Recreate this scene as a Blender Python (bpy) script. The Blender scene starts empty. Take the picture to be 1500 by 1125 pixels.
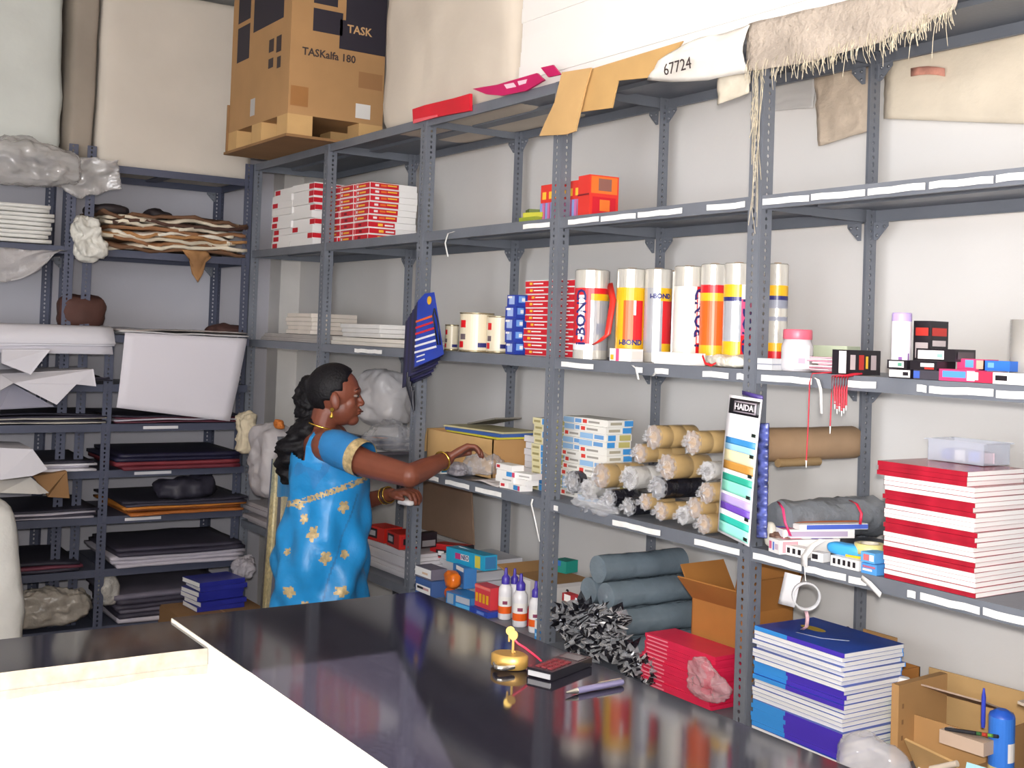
import bpy, bmesh, math, random
from mathutils import Vector, Matrix, noise
scene = bpy.context.scene
COL = scene.collection
rnd = random.Random(7)
# ------------------------------------------------------------------ camera
CAM = Vector((4.897, -2.2488, 1.62)); FPX = 1716.3; PPX, PPY = 750.0, 445.17
def _basis(yaw, pitch, roll):
    f = Vector((math.sin(yaw)*math.cos(pitch), math.cos(yaw)*math.cos(pitch), math.sin(pitch)))
    r = Vector((math.cos(yaw), -math.sin(yaw), 0)); u = r.cross(f)
    c, s = math.cos(roll), math.sin(roll)
    return r*c+u*s, u*c-r*s, f
CR, CU, CF = _basis(-0.9802, 0.027, 0.0352)
cd = bpy.data.cameras.new('camera'); cam = bpy.data.objects.new('camera', cd); COL.objects.link(cam)
cd.sensor_width = 36; cd.lens = FPX/1500*36; cd.shift_y = -(562.5-PPY)/1500; cd.clip_start = 0.05; cd.clip_end = 60
m = Matrix((CR, CU, -CF)).transposed().to_4x4(); m.translation = CAM; cam.matrix_world = m
scene.camera = cam
# ------------------------------------------------------------------ light
w = bpy.data.worlds.new('daylight'); scene.world = w; w.use_nodes = True
bg = w.node_tree.nodes['Background']; bg.inputs[0].default_value = (0.93, 0.95, 1.0, 1); bg.inputs[1].default_value = 7.6
sd = bpy.data.lights.new('sun', 'SUN'); sun = bpy.data.objects.new('sun', sd); COL.objects.link(sun)
sd.energy = 32.0; sd.angle = 0.004; sd.color = (1, .96, .88)
sun.rotation_euler = Vector((-.80, .30, -.50)).to_track_quat('-Z', 'Y').to_euler()
fl = bpy.data.lights.new('camera_flash', 'POINT'); flash = bpy.data.objects.new('camera_flash', fl); COL.objects.link(flash)
fl.energy = 210.0; fl.shadow_soft_size = .03; fl.color = (1, .97, .94); flash.location = CAM+CU*.07-CF*.04
scene.view_settings.view_transform = 'Standard'; scene.view_settings.look = 'None'
scene.view_settings.gamma = 1.0; scene.view_settings.use_curve_mapping = False
scene.view_settings.exposure = 0.33
scene.cycles.use_denoising = True
scene.cycles.max_bounces = 8; scene.cycles.transparent_max_bounces = 16; scene.cycles.caustics_reflective = False; scene.cycles.caustics_refractive = False
# ------------------------------------------------------------------ placing helpers
def ray(x, y): return CF+CR*((x-PPX)/FPX)-CU*((y-PPY)/FPX)
def pY(x, y, Y): d = ray(x, y); return CAM+d*((Y-CAM.y)/d.y)
def pX(x, y, X): d = ray(x, y); return CAM+d*((X-CAM.x)/d.x)
def pZ(x, y, Z): d = ray(x, y); return CAM+d*((Z-CAM.z)/d.z)
def Xat(px, Y, Z): n = CR-CF*((px-PPX)/FPX); return CAM.x-(n.y*(Y-CAM.y)+n.z*(Z-CAM.z))/n.x
def Yat(px, X, Z): n = CR-CF*((px-PPX)/FPX); return CAM.y-(n.x*(X-CAM.x)+n.z*(Z-CAM.z))/n.y
def Zat(py, X, Y): n = CU+CF*((py-PPY)/FPX); return CAM.z-(n.x*(X-CAM.x)+n.y*(Y-CAM.y))/n.z
# ------------------------------------------------------------------ materials
MATS = {}
def lin(c): return c/12.92 if c <= .04045 else ((c+.055)/1.055)**2.4
def rgb(h): return tuple(lin(int(h[i:i+2], 16)/255) for i in (0, 2, 4))
def M(h, rough=.6, metal=0.0, var=.06, scale=8.0, bump=0.0, bscale=40.0, alpha=1.0, spec=.5, coat=0.0):
    key = (h, rough, metal, var, scale, bump, bscale, alpha, spec, coat)
    if key in MATS: return MATS[key]
    mt = bpy.data.materials.new('m_'+h); mt.use_nodes = True; nt = mt.node_tree; b = nt.nodes['Principled BSDF']
    c = rgb(h)
    b.inputs['Roughness'].default_value = rough; b.inputs['Metallic'].default_value = metal
    b.inputs['Specular IOR Level'].default_value = spec; b.inputs['Alpha'].default_value = alpha
    b.inputs['Coat Weight'].default_value = coat; b.inputs['Coat Roughness'].default_value = .08
    b.inputs['Base Color'].default_value = (*c, 1)
    if var or bump: tc = nt.nodes.new('ShaderNodeTexCoord')
    if var:
        n = nt.nodes.new('ShaderNodeTexNoise'); n.inputs['Scale'].default_value = scale; n.inputs['Detail'].default_value = 5
        r = nt.nodes.new('ShaderNodeValToRGB'); nt.links.new(tc.outputs['Object'], n.inputs['Vector'])
        r.color_ramp.elements[0].position = .3; r.color_ramp.elements[1].position = .7
        r.color_ramp.elements[0].color = (*[x*(1-var*1.6) for x in c], 1); r.color_ramp.elements[1].color = (*[min(1, x*(1+var)) for x in c], 1)
        nt.links.new(n.outputs['Fac'], r.inputs['Fac']); nt.links.new(r.outputs['Color'], b.inputs['Base Color'])
    if bump:
        n2 = nt.nodes.new('ShaderNodeTexNoise'); n2.inputs['Scale'].default_value = bscale; n2.inputs['Detail'].default_value = 4
        bp = nt.nodes.new('ShaderNodeBump'); bp.inputs['Strength'].default_value = bump; bp.inputs['Distance'].default_value = .02
        nt.links.new(tc.outputs['Object'], n2.inputs['Vector']); nt.links.new(n2.outputs['Fac'], bp.inputs['Height']); nt.links.new(bp.outputs['Normal'], b.inputs['Normal'])
    MATS[key] = mt; return mt
def MF(h, rough=.7): return M(h, rough, var=0)          # flat print colour
STEEL = M('72767f', .45, .15, var=.08, scale=5, bump=.05, bscale=60)
STEELD = M('4c5062', .45, .15, var=.08, scale=5)
WALL = M('dcd8d4', .9, var=.035, scale=1.6, bump=.05, bscale=25)
CARD = M('b58a58', .85, var=.07, scale=6); CARDL = M('c9a26c', .85, var=.06, scale=6); CARDD = M('8f6a44', .85, var=.07, scale=5)
PAPER = M('e9e7e4', .75, var=.03, scale=3); PAPERG = M('c9c6c6', .75, var=.04, scale=3)
SACK = M('d6ccbc', .85, var=.06, scale=3, bump=.25, bscale=9)
PLASTIC = M('e6eaee', .12, var=0, bump=.8, bscale=26, alpha=.28, spec=.9)
GRANITE = M('1f1d26', .07, var=.18, scale=160, spec=.5, coat=.12)
# ------------------------------------------------------------------ mesh builder
class MB:
    def __init__(s): s.v = []; s.f = []; s.mi = []; s.sm = []; s.mats = []
    def m(s, mat):
        if mat not in s.mats: s.mats.append(mat)
        return s.mats.index(mat)
    def poly(s, pts, mat, smooth=False):
        n = len(s.v); s.v += [tuple(p) for p in pts]; s.f.append(tuple(range(n, n+len(pts)))); s.mi.append(s.m(mat)); s.sm.append(smooth)
    def faces(s, vs, fs, mat, smooth=False):
        n = len(s.v); s.v += [tuple(p) for p in vs]; k = s.m(mat)
        for f in fs: s.f.append(tuple(i+n for i in f)); s.mi.append(k); s.sm.append(smooth)
    def box(s, x0, x1, y0, y1, z0, z1, mat, T=None):
        vs = [Vector((x, y, z)) for z in (z0, z1) for y in (y0, y1) for x in (x0, x1)]
        if T: vs = [T @ v for v in vs]
        s.faces(vs, [(0, 2, 3, 1), (4, 5, 7, 6), (0, 1, 5, 4), (2, 6, 7, 3), (0, 4, 6, 2), (1, 3, 7, 5)], mat)
    def cbox(s, c, h, mat, R=None):
        T = Matrix.Translation(c) @ (R.to_4x4() if R else Matrix.Identity(4)); s.box(-h[0], h[0], -h[1], h[1], -h[2], h[2], mat, T)
    def lathe(s, prof, mat, n=24, T=None, smooth=True, cap=True):
        vs = []; fs = []
        for r, z in prof:
            for i in range(n):
                a = 2*math.pi*i/n; vs.append(Vector((r*math.cos(a), r*math.sin(a), z)))
        for j in range(len(prof)-1):
            for i in range(n): fs.append((j*n+i, j*n+(i+1) % n, (j+1)*n+(i+1) % n, (j+1)*n+i))
        if T: vs = [T @ v for v in vs]
        s.faces(vs, fs, mat, smooth)
        if cap:
            s.faces(vs[:n], [tuple(range(n-1, -1, -1))], mat); s.faces(vs[-n:], [tuple(range(n))], mat)
    def tube(s, pts, r, mat, n=8, smooth=True, cap=True):
        pts = [Vector(p) for p in pts]; rs = r if isinstance(r, (list, tuple)) else [r]*len(pts)
        vs = []; fs = []; up = Vector((0.13, 0.31, 0.94))
        for i, p in enumerate(pts):
            t = (pts[min(i+1, len(pts)-1)]-pts[max(i-1, 0)]).normalized()
            a = t.cross(up)
            if a.length < 1e-4: a = t.cross(Vector((1, 0, 0)))
            a.normalize(); b = t.cross(a)
            for k in range(n):
                an = 2*math.pi*k/n; vs.append(p+(a*math.cos(an)+b*math.sin(an))*rs[i])
        for j in range(len(pts)-1):
            for k in range(n): fs.append((j*n+k, j*n+(k+1) % n, (j+1)*n+(k+1) % n, (j+1)*n+k))
        s.faces(vs, fs, mat, smooth)
        if cap: s.faces(vs[:n], [tuple(range(n))], mat); s.faces(vs[-n:], [tuple(range(n-1, -1, -1))], mat)
    def strip(s, pts, wv, mat, th=.0008):      # ribbon along pts, width vector wv, with thickness
        pts = [Vector(p) for p in pts]; wv = Vector(wv); vs = []; fs = []
        for i, p in enumerate(pts):
            t = (pts[min(i+1, len(pts)-1)]-pts[max(i-1, 0)]).normalized(); n = t.cross(wv).normalized()*th
            vs += [p-wv/2-n, p+wv/2-n, p+wv/2+n, p-wv/2+n]
        for i in range(len(pts)-1):
            a = 4*i; b = a+4
            for k in range(4): fs.append((a+k, a+(k+1) % 4, b+(k+1) % 4, b+k))
        fs += [(3, 2, 1, 0), tuple(len(vs)-4+k for k in range(4))]
        s.faces(vs, fs, mat, True)
    def grid(s, fn, nu, nv, mat, smooth=True, th=0.0):   # fn(u,v)->point, u,v in 0..1
        vs = [Vector(fn(i/nu, j/nv)) for j in range(nv+1) for i in range(nu+1)]
        fs = [(j*(nu+1)+i, j*(nu+1)+i+1, (j+1)*(nu+1)+i+1, (j+1)*(nu+1)+i) for j in range(nv) for i in range(nu)]
        if th:
            nr = [Vector((0, 0, 0)) for _ in vs]
            for f in fs:
                n = (vs[f[1]]-vs[f[0]]).cross(vs[f[3]]-vs[f[0]])
                for k in f: nr[k] += n
            N = len(vs); vs = vs+[v-n.normalized()*th for v, n in zip(vs, nr)]
            back = [tuple(reversed([k+N for k in f])) for f in fs]
            rim = [j*(nu+1) for j in range(nv+1)], [j*(nu+1)+nu for j in range(nv+1)]
            e = []
            for i in range(nu): e += [(i+1, i, i+N, i+1+N), (nv*(nu+1)+i, nv*(nu+1)+i+1, nv*(nu+1)+i+1+N, nv*(nu+1)+i+N)]
            for j in range(nv): a, b = rim[0][j], rim[0][j+1]; e.append((a, b, b+N, a+N)); a, b = rim[1][j], rim[1][j+1]; e.append((b, a, a+N, b+N))
            fs = fs+back+e
        s.faces(vs, fs, mat, smooth)
    def mesh(s, name):
        me = bpy.data.meshes.new(name); me.from_pydata(s.v, [], s.f)
        for mt in s.mats: me.materials.append(mt)
        me.polygons.foreach_set('material_index', s.mi); me.polygons.foreach_set('use_smooth', s.sm); me.update(); return me
    def build(s, name, parent=None, loc=None, rot=None, label=None, cat=None, group=None):
        return link(name, s.mesh(name), parent, loc, rot, label, cat, group)
def link(name, data, parent=None, loc=None, rot=None, label=None, cat=None, group=None, kind=None):
    o = bpy.data.objects.new(name, data); COL.objects.link(o)
    if parent: o.parent = parent
    if loc is not None: o.location = loc
    if rot is not None: o.rotation_euler = rot if not isinstance(rot, (int, float)) else (0, 0, rot)
    if label: o['label'] = label
    if cat: o['category'] = cat
    if group: o['group'] = group
    if kind: o['kind'] = kind
    return o
ORD = ['lowest', 'second from the bottom', 'third from the bottom', 'fourth from the bottom', 'fifth from the bottom', 'sixth from the bottom', 'seventh from the bottom', 'eighth from the bottom', 'ninth from the bottom', 'tenth from the bottom', 'eleventh from the bottom', 'twelfth from the bottom', 'thirteenth from the bottom']
def nth(i, n):
    if i == n-1: return 'topmost'
    if n > 13 and i >= n-12: return ['', 'topmost', 'second', 'third', 'fourth', 'fifth', 'sixth', 'seventh', 'eighth', 'ninth', 'tenth', 'eleventh', 'twelfth'][n-i]+' from the top'
    return ORD[i] if i < 13 else 'thirteenth from the bottom'
def thing(name, label, cat, loc=(0, 0, 0), rot=0, group=None): return link(name, None, None, loc, rot, label, cat, group)
def struct(name, mb): o = mb.build(name); o['kind'] = 'structure'; return o
def copy_thing(src, loc, rot=0, label=None):
    r = src.copy(); COL.objects.link(r); r.location = loc; r.rotation_euler = rot if not isinstance(rot, (int, float)) else (0, 0, rot)
    if label: r['label'] = label
    for ch in list(src.children):
        c = ch.copy(); COL.objects.link(c); c.parent = r
        for g in list(ch.children):
            d = g.copy(); COL.objects.link(d); d.parent = c
    return r
_tc = {}
def text_mesh(txt, mat, size=1.0, bold=.0, italic=0):
    key = (txt, mat.name, size, bold, italic)
    if key in _tc: return _tc[key]
    cu = bpy.data.curves.new('t', 'FONT'); cu.body = txt; cu.size = size; cu.offset = bold; cu.shear = italic; cu.resolution_u = 2
    cu.align_x = 'CENTER'; cu.align_y = 'CENTER'; cu.extrude = .0004
    o = bpy.data.objects.new('t', cu); COL.objects.link(o); bpy.context.view_layer.update()
    me = bpy.data.meshes.new_from_object(o.evaluated_get(bpy.context.evaluated_depsgraph_get()))
    bpy.data.objects.remove(o); me.materials.clear(); me.materials.append(mat); me.name = 'lettering'; _tc[key] = me
    return me
def letter(txt, mat, parent, size, loc, right, up, bold=0.0, name='lettering'):   # text lying in the plane (right, up) of the parent's space
    me = text_mesh(txt, mat, size, bold); o = link(name, me, parent)
    R = Vector(right).normalized(); U = Vector(up).normalized(); N = R.cross(U)
    T = Matrix((R, U, N)).transposed().to_4x4(); T.translation = Vector(loc); o.matrix_local = T; return o
FX = {'-y': (lambda u, v, a, b, c, e: (-a/2+u*a, -b/2-e, v*c)), '+x': (lambda u, v, a, b, c, e: (a/2+e, -b/2+u*b, v*c)),
      '+z': (lambda u, v, a, b, c, e: (-a/2+u*a, -b/2+v*b, c+e)), '-x': (lambda u, v, a, b, c, e: (-a/2-e, b/2-u*b, v*c)), '+y': (lambda u, v, a, b, c, e: (a/2-u*a, b/2+e, v*c))}
def pbox(mb, a, b, c, mat, decals=(), T=None, z=0.0):
    """printed carton a x b x c, base centre at origin; decals (face,u0,v0,u1,v1,mat)"""
    T = (T or Matrix.Identity(4)) @ Matrix.Translation((0, 0, z))
    mb.box(-a/2, a/2, -b/2, b/2, 0, c, mat, T)
    for k, d in enumerate(decals):
        fn = FX[d[0]]; e = .0006+.0003*k; u0, v0, u1, v1 = d[1:5]
        mb.poly([T @ Vector(fn(u, v, a, b, c, e)) for u, v in ((u0, v0), (u1, v0), (u1, v1), (u0, v1))], d[5])
# ------------------------------------------------------------------ room
Z6, Z5, Z4, Z3, Z2, Z1 = 2.464, 2.012, 1.553, 1.090, .625, .17
YW, XL, ZC, ZCT = .52, -1.62, 3.35, 1.07
mb = MB(); mb.box(XL-.15, 6.0, YW, YW+.15, 0, ZC, WALL); struct('wall_back', mb)
mb = MB(); mb.box(XL-.15, XL, -4.8, YW, 0, ZC, M('c3c1c8', .9, var=.035, scale=1.6, bump=.05, bscale=25)); struct('wall_left', mb)  # greyer, bluer colour than the back wall paints in this side's dimness
mb = MB(); mb.box(XL-.15, 6.0, -4.8, YW+.15, ZC, ZC+.15, M('cfcbc5', .9, var=.03)); struct('ceiling', mb)
mb = MB(); mb.box(XL-.15, 9.5, -7.0, YW+.15, -.1, 0, M('a39b92', .6, var=.1, scale=4)); struct('floor', mb)
WALLD = M('8e8882', .9, var=.04)  # mid-grey on the unseen walls, chosen to cut bounced light
mb = MB(); mb.box(XL-.15, 3.3, -4.95, -4.8, 0, ZC, WALLD); mb.box(3.3, 6.0, -4.95, -4.8, 2.6, ZC, WALLD); struct('wall_front_unseen', mb)  # unseen; length and added header keep daylight off the left and upper right
mb = MB(); mb.box(6.0, 6.15, -2.35, YW+.15, 0, ZC, WALLD); mb.box(6.0, 6.15, -4.8, -2.35, 2.97, ZC, WALLD); struct('wall_right', mb)
mb = MB(); n = 90      # ragged cloth valance over the shop opening on the right
mb.grid(lambda u, v: (6.02, -4.8+2.45*u, 2.99-(.045+.030*noise.noise((u*40, 3, 0))+.018*noise.noise((u*110, 1, 0)))*v), n, 1, WALL, False, .004); struct('trim_1', mb)
pd = bpy.data.lights.new('shop_opening', 'AREA'); pd.shape = 'RECTANGLE'; pd.size = 2.95; pd.size_y = 2.45; pd.cycles.is_portal = True
po = bpy.data.objects.new('shop_opening', pd); COL.objects.link(po); po.location = (6.1, -3.575, 1.475); po.rotation_euler = (0, math.pi/2, 0)
mb = MB(); mb.box(XL, XL+.16, YW-.02-.10, YW, 0, ZC, M('d9d5d0', .85, var=.03)); struct('pillar_corner', mb)
# ------------------------------------------------------------------ slotted-angle posts
FW, PITCH, TH = .042, .0207, .0022
def flange(mb, h, org, ud, nd, mat, hole=.0052):
    """perforated strip: width along ud from org, up z, thickness along nd"""
    org, ud, nd = Vector(org), Vector(ud), Vector(nd)
    n = int(h/PITCH); cx = FW*.52; P = h/n
    def q(u, z, k): return org+ud*u+Vector((0, 0, z))+nd*(TH*k)
    for i in range(n):
        z0 = i*P; zc = z0+P/2; ry = hole*(1.0 if i % 2 else 1.45); rx = hole*(1.0 if i % 2 else .8)
        inn = [(cx+rx*math.cos(a), zc+ry*math.sin(a)) for a in [math.pi/4*k for k in range(8)]]
        out = [(FW, zc), (FW, z0+P), (cx, z0+P), (0, z0+P), (0, zc), (0, z0), (cx, z0), (FW, z0)]
        for k in (0, 1):
            vs = [q(*p, k) for p in inn]+[q(*p, k) for p in out]
            fs = [(j, 8+j, 8+(j+1) % 8, (j+1) % 8) for j in range(8)]
            mb.faces(vs, fs if k else [tuple(reversed(f)) for f in fs], mat)
        vs = [q(*p, 0) for p in inn]+[q(*p, 1) for p in inn]
        mb.faces(vs, [(j, (j+1) % 8, 8+(j+1) % 8, 8+j) for j in range(8)], mat)
    for u in (0, FW): mb.faces([q(u, 0, 0), q(u, h, 0), q(u, h, 1), q(u, 0, 1)], [(0, 1, 2, 3)], mat)
    mb.faces([q(0, h, 0), q(FW, h, 0), q(FW, h, 1), q(0, h, 1)], [(0, 1, 2, 3)], mat)
def post_mesh(h, u, v, mat=STEEL):
    mb = MB(); flange(mb, h, (0, 0, 0), u, (-v[0], -v[1], 0), mat); flange(mb, h, (0, 0, 0), v, (-u[0], -u[1], 0), mat); return mb.mesh('post')
def shelf_mesh(a, b, lip=.036, mat=STEEL):
    """steel tray, origin at its front left top corner, running +x and +y"""
    mb = MB(); t = .0015; mb.box(0, a, 0, b, -t, 0, mat)
    mb.box(0, a, 0, t, -lip, -t, mat); mb.box(0, a, b-t, b, -lip, -t, mat); mb.box(0, t, t, b-t, -lip, -t, mat); mb.box(a-t, a, t, b-t, -lip, -t, mat)
    mb.box(.02, a-.02, t, .012, -lip, -lip+t, mat); mb.box(.02, a-.02, b-.012, b-t, -lip, -lip+t, mat); mb.box(.02, a-.02, b*.5-.03, b*.5+.03, -.016, -t, mat)
    return mb.mesh('shelf')
def gusset_mesh(mat=STEEL):
    mb = MB(); s = .05
    mb.faces([(0, 0, 0), (s, 0, 0), (s, 0, -.012), (.012, 0, -s), (0, 0, -s), (0, .0016, 0), (s, .0016, 0), (s, .0016, -.012), (.012, .0016, -s), (0, .0016, -s)], [(0, 4, 3, 2, 1), (5, 6, 7, 8, 9), (0, 1, 6, 5), (1, 2, 7, 6), (2, 3, 8, 7), (3, 4, 9, 8)], mat)
    for x, z in ((.013, -.013), (.037, -.013), (.013, -.037)): mb.lathe([(.0045, 0), (.0045, .003), (.002, .004)], M('9a9ca2', .3, .8, var=0), 6, Matrix.Translation((x, 0, z)) @ Matrix.Rotation(math.pi/2, 4, 'X'))
    return mb.mesh('gusset')
BAY, DEP = .9, .45
RH = 2.463
rack = thing('slotted_steel_rack', 'tall grey slotted-angle steel rack filled with stationery along the back wall', 'shelving rack')
pf = post_mesh(RH, (-1, 0, 0), (0, 1, 0)); pbk = post_mesh(RH, (-1, 0, 0), (0, -1, 0)); gm = gusset_mesh()
for k in range(-1, 6):
    link('post', pf, rack, (k*BAY, 0, 0)); link('post', pbk, rack, (k*BAY+.012, DEP, 0))
sm = shelf_mesh(BAY-.004, DEP-.006)
SH = {}
for k in range(-1, 5):
    for z in (Z6, Z5, Z4, Z3, Z2, Z1):
        SH[(k, z)] = link('shelf', sm, rack, (k*BAY+.002, .003, z))
for k in range(-1, 5):
    for z in (Z6, Z5, Z4):
        link('gusset', gm, rack, (k*BAY+.014, DEP-.012, z-.036)); g = link('gusset', gm, rack, (k*BAY-.03, DEP-.012, z-.036)); g.scale.x = -1
LAB = M('efedea', .8, var=.05, scale=30)
def lip_label(k, z, x0, x1, dz=-.012, h=.016, dirty=0):
    mb = MB(); n = max(2, int((x1-x0)/.03))
    top = [(x0+(x1-x0)*i/n, z+dz+rnd.uniform(-.0015, .0015)+dirty*rnd.uniform(-.003, .002)) for i in range(n+1)]
    f = lambda u, v: (lambda i: (top[i][0], -.0035, top[i][1]-h*(1-v)))(int(round(u*n)))
    mb.grid(f, n, 1, LAB, False, -.0008); mb.build('label_strip', SH[(k, z)]).matrix_parent_inverse = Matrix.Translation((-(k*BAY+.002), -.003, -z))
def lips(z, y, spans):
    for a, b in spans:
        xa, xb = Xat(a, -.002, z-.012), Xat(b, -.002, z-.012); k = math.floor((xa+xb)/2/BAY); lip_label(k, z, xa, xb)
lips(Z5, 0, [(767, 806), (833, 878), (881, 932), (935, 1000), (1036, 1092), (1118, 1186), (1189, 1268), (1272, 1356), (1362, 1456), (1460, 1520)])
lips(Z4, 0, [(823, 870), (932, 942), (960, 980), (1030, 1068), (1080, 1090), (1116, 1190), (1243, 1284), (1344, 1358), (1362, 1456), (1460, 1520), (520, 560)])
lips(Z3, 0, [(618, 643), (653, 688), (697, 735), (812, 818), (898, 968), (1018, 1084), (1104, 1175), (1180, 1240), (1244, 1270), (1330, 1342), (1349, 1436), (1441, 1520)])
# ------------------------------------------------------------------ counter
mb = MB(); ct = thing('black_granite_counter', 'L-shaped shop counter with glossy black granite top and pale panels', 'counter')
WP = M('e4ddd0', .8, var=.05, scale=4)
CX0, CX1, CY0, CY1 = 2.72, 7.0, -1.53, -1.0
mb.box(CX0, CX1, CY0, CY1, ZCT-.03, ZCT, GRANITE); mb.build('granite_slab', ct)
RAW_SHADE = M('857e74', .85, var=.15, scale=40)  # stone edge tone darkened to paint in the beige shade strip
mb = MB(); mb.box(CX0+.002, CX1, CY0-.002, CY0, ZCT-.034, ZCT-.001, WP); mb.build('raw_edge_light_tone', ct)  # white edge strip paints in the sun's glare along the slab
mb = MB()
def ragged(u, v): return 0
n = 60
ye = [CY0-.004-(3.1-.004)*i/n for i in range(n+1)]; xe = [2.93+.010*noise.noise((y*9, 0, 3))+.006*noise.noise((y*31, 1, 0)) for y in ye]
for i in range(n):
    z1, z0 = ZCT-.006, ZCT-.034
    a, b = i, i+1
    mb.faces([(CX0, ye[a], z0), (xe[a], ye[a], z0), (xe[b], ye[b], z0), (CX0, ye[b], z0), (CX0, ye[a], z1), (xe[a]-.004, ye[a], z1), (xe[b]-.004, ye[b], z1), (CX0, ye[b], z1)], [(0, 1, 2, 3), (7, 6, 5, 4), (0, 3, 7, 4)], GRANITE)
mb.build('granite_slab', ct)
mb = MB(); lo = [ZCT-.048+.010*noise.noise((y*7, 2, 0))+.006*noise.noise((y*27, 5, 0)) for y in ye]  # ragged lower outline of the painted shade strip on the stone edge
for i in range(n): mb.faces([(xe[i]+.0005, ye[i], lo[i]), (xe[i+1]+.0005, ye[i+1], lo[i+1]), (xe[i+1]-.003, ye[i+1], ZCT-.006), (xe[i]-.003, ye[i], ZCT-.006), (xe[i]-.02, ye[i], lo[i]), (xe[i+1]-.02, ye[i+1], lo[i+1])], [(0, 3, 2, 1), (4, 0, 1, 5)], RAW_SHADE)
mb.build('raw_edge_light_tone', ct)
mb = MB(); mb.box(CX0+.03, CX1-.02, CY0+.012, CY0+.03, 0, ZCT-.035, WP); mb.build('front_panel', ct)
mb = MB(); mb.box(2.895, 2.91, -4.62, CY0+.012, 0, ZCT-.034, WP); mb.build('front_panel', ct)
mb = MB(); mb.box(CX0+.03, CX1-.02, CY1-.05, CY1-.03, 0, ZCT-.035, M('8b8078', .8)); mb.build('rear_panel', ct)
mb = MB(); mb.box(CX0+.02, CX0+.035, -4.62, CY1-.05, 0, ZCT-.034, M('8b8078', .8)); mb.build('rear_panel', ct)
# ------------------------------------------------------------------ soft shapes
def fbm(p, s=0, o=3):
    v = 0; a = 1; f = 1
    for k in range(o): v += a*noise.noise(Vector(p)*f+Vector((s*7.1+k*3.3, s*2.7, s*4.9))); a *= .5; f *= 2.1
    return v
def softbox(mb, c, h, mat, k=6.0, amp=.02, fs=3.0, seed=0, nu=36, nv=22, T=None, sag=0.0, ridge=0.0):
    vs = []; fs_ = []; h = Vector(h); c = Vector(c)
    if ridge >= .45: nu, nv = int(nu*2.0), int(nv*2.0)
    for j in range(nv+1):
        th = math.pi*j/nv
        for i in range(nu):
            ph = 2*math.pi*(i+.5)/nu
            d = Vector((math.sin(th)*math.cos(ph), math.sin(th)*math.sin(ph), math.cos(th)))
            t = (abs(d.x)**k+abs(d.y)**k+abs(d.z)**k)**(-1/k)
            p = Vector((d.x*t*h.x, d.y*t*h.y, d.z*t*h.z)); n = fbm(p*fs, seed)
            if ridge: n += ridge*(1.1-2.2*abs(noise.noise(p*fs*1.7+Vector((seed, 1, 2))))-1.1*abs(noise.noise(p*fs*4.3+Vector((3, seed, 2))))-.5*abs(noise.noise(p*fs*9.7+Vector((3, 5, seed)))))
            wgt = 1.0 if d.z > -.6 else .25
            p = p+Vector((d.x, d.y, d.z))*(n*amp*wgt)
            if sag: s_ = (1-p.z/h.z)*.5; p.x *= 1+sag*s_; p.y *= 1+sag*s_
            p.z = max(p.z, -h.z)
            p = p+c; vs.append(T @ p if T else p)
    for j in range(nv):
        for i in range(nu): fs_.append((j*nu+i, (j+1)*nu+i, (j+1)*nu+(i+1) % nu, j*nu+(i+1) % nu))
    mb.faces(vs, fs_, mat, ridge < .75)
def sheet(mb, x0, x1, y0, y1, z, mat, th=.0015, wave=.004, lip=None, droop=0.0, seed=0, nx=10, ny=12, rot=0.0, curl=0.0):
    cx, cy = (x0+x1)/2, (y0+y1)/2; c, s = math.cos(rot), math.sin(rot)
    def f(u, v):
        x = x0+(x1-x0)*u; y = y0+(y1-y0)*v; dx, dy = x-cx, y-cy; X, Y = cx+dx*c-dy*s, cy+dx*s+dy*c
        zz = z+wave*(.5+.5*fbm((X*4, Y*4, 0), seed, 2))
        if lip is not None and X > lip: e = X-lip; zz -= droop*e*e/(e+.05)*2.0; X = lip+e*(1-.35*min(1, droop*.5))
        if curl: zz += curl*(max(0, v-.7)/.3)**2+curl*(max(0, .3-v)/.3)**2
        return (X, Y, zz)
    mb.grid(f, nx, ny, mat, True, th)
def pile(name, label, cat, x0, x1, y0, y1, z, mats, th=.004, gap=.002, jit=.02, wave=.004, lip=None, droop=0.0, seed=0, rot=.03, group=None, part='sheet'):
    t = thing(name, label, cat, group=group); R = random.Random(seed); zz = z+.001
    for i, mt in enumerate(mats):
        mb = MB(); sheet(mb, x0+R.uniform(-jit, jit*.4), x1+R.uniform(-jit, jit), y0+R.uniform(-jit, jit), y1+R.uniform(-jit, jit), zz+th, mt, th, wave, lip, droop, seed+i*3, rot=R.uniform(-rot, rot))
        mb.build(part, t); zz += th+gap
    return t
# ------------------------------------------------------------------ left rack
XF, XB, XF2 = -.9, -1.35, -.82
LZ = {'top': 2.38, 'b': 1.97}; LOW = [1.556, 1.32, 1.13, .91, .69, .44, .17]
lr = thing('paper_storage_rack', 'dark slotted-angle steel rack holding sheets and sacks on the left wall', 'shelving rack')
lpm = post_mesh(2.46, (0, -1, 0), (-1, 0, 0), STEELD); lpb = post_mesh(2.46, (0, -1, 0), (1, 0, 0), STEELD); lpl = post_mesh(1.57, (0, -1, 0), (-1, 0, 0), STEELD)
for y in (-.008, -.80, -.885, -1.78): link('post', lpm, lr, (XF-.004, y, 0)); link('post', lpb, lr, (XB-.012, y, 0))
for y in (-.70, -1.65): link('post', lpl, lr, (XF2+.003, y, 0))
for a, b in ((-1.76, -.89), (-.80, -.012)):
    s1 = shelf_mesh(XF-XB-.01, b-a, mat=STEELD)
    for z in LZ.values(): link('shelf', s1, lr, (XB+.003, a, z))
s2 = shelf_mesh(XF2-XB, .95-.006, mat=STEELD); s3 = shelf_mesh(XF2-XB, .675, mat=STEELD)
for z in LOW: link('shelf', s2, lr, (XB, -1.648, z)); link('shelf', s3, lr, (XB, -.698, z))
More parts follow.
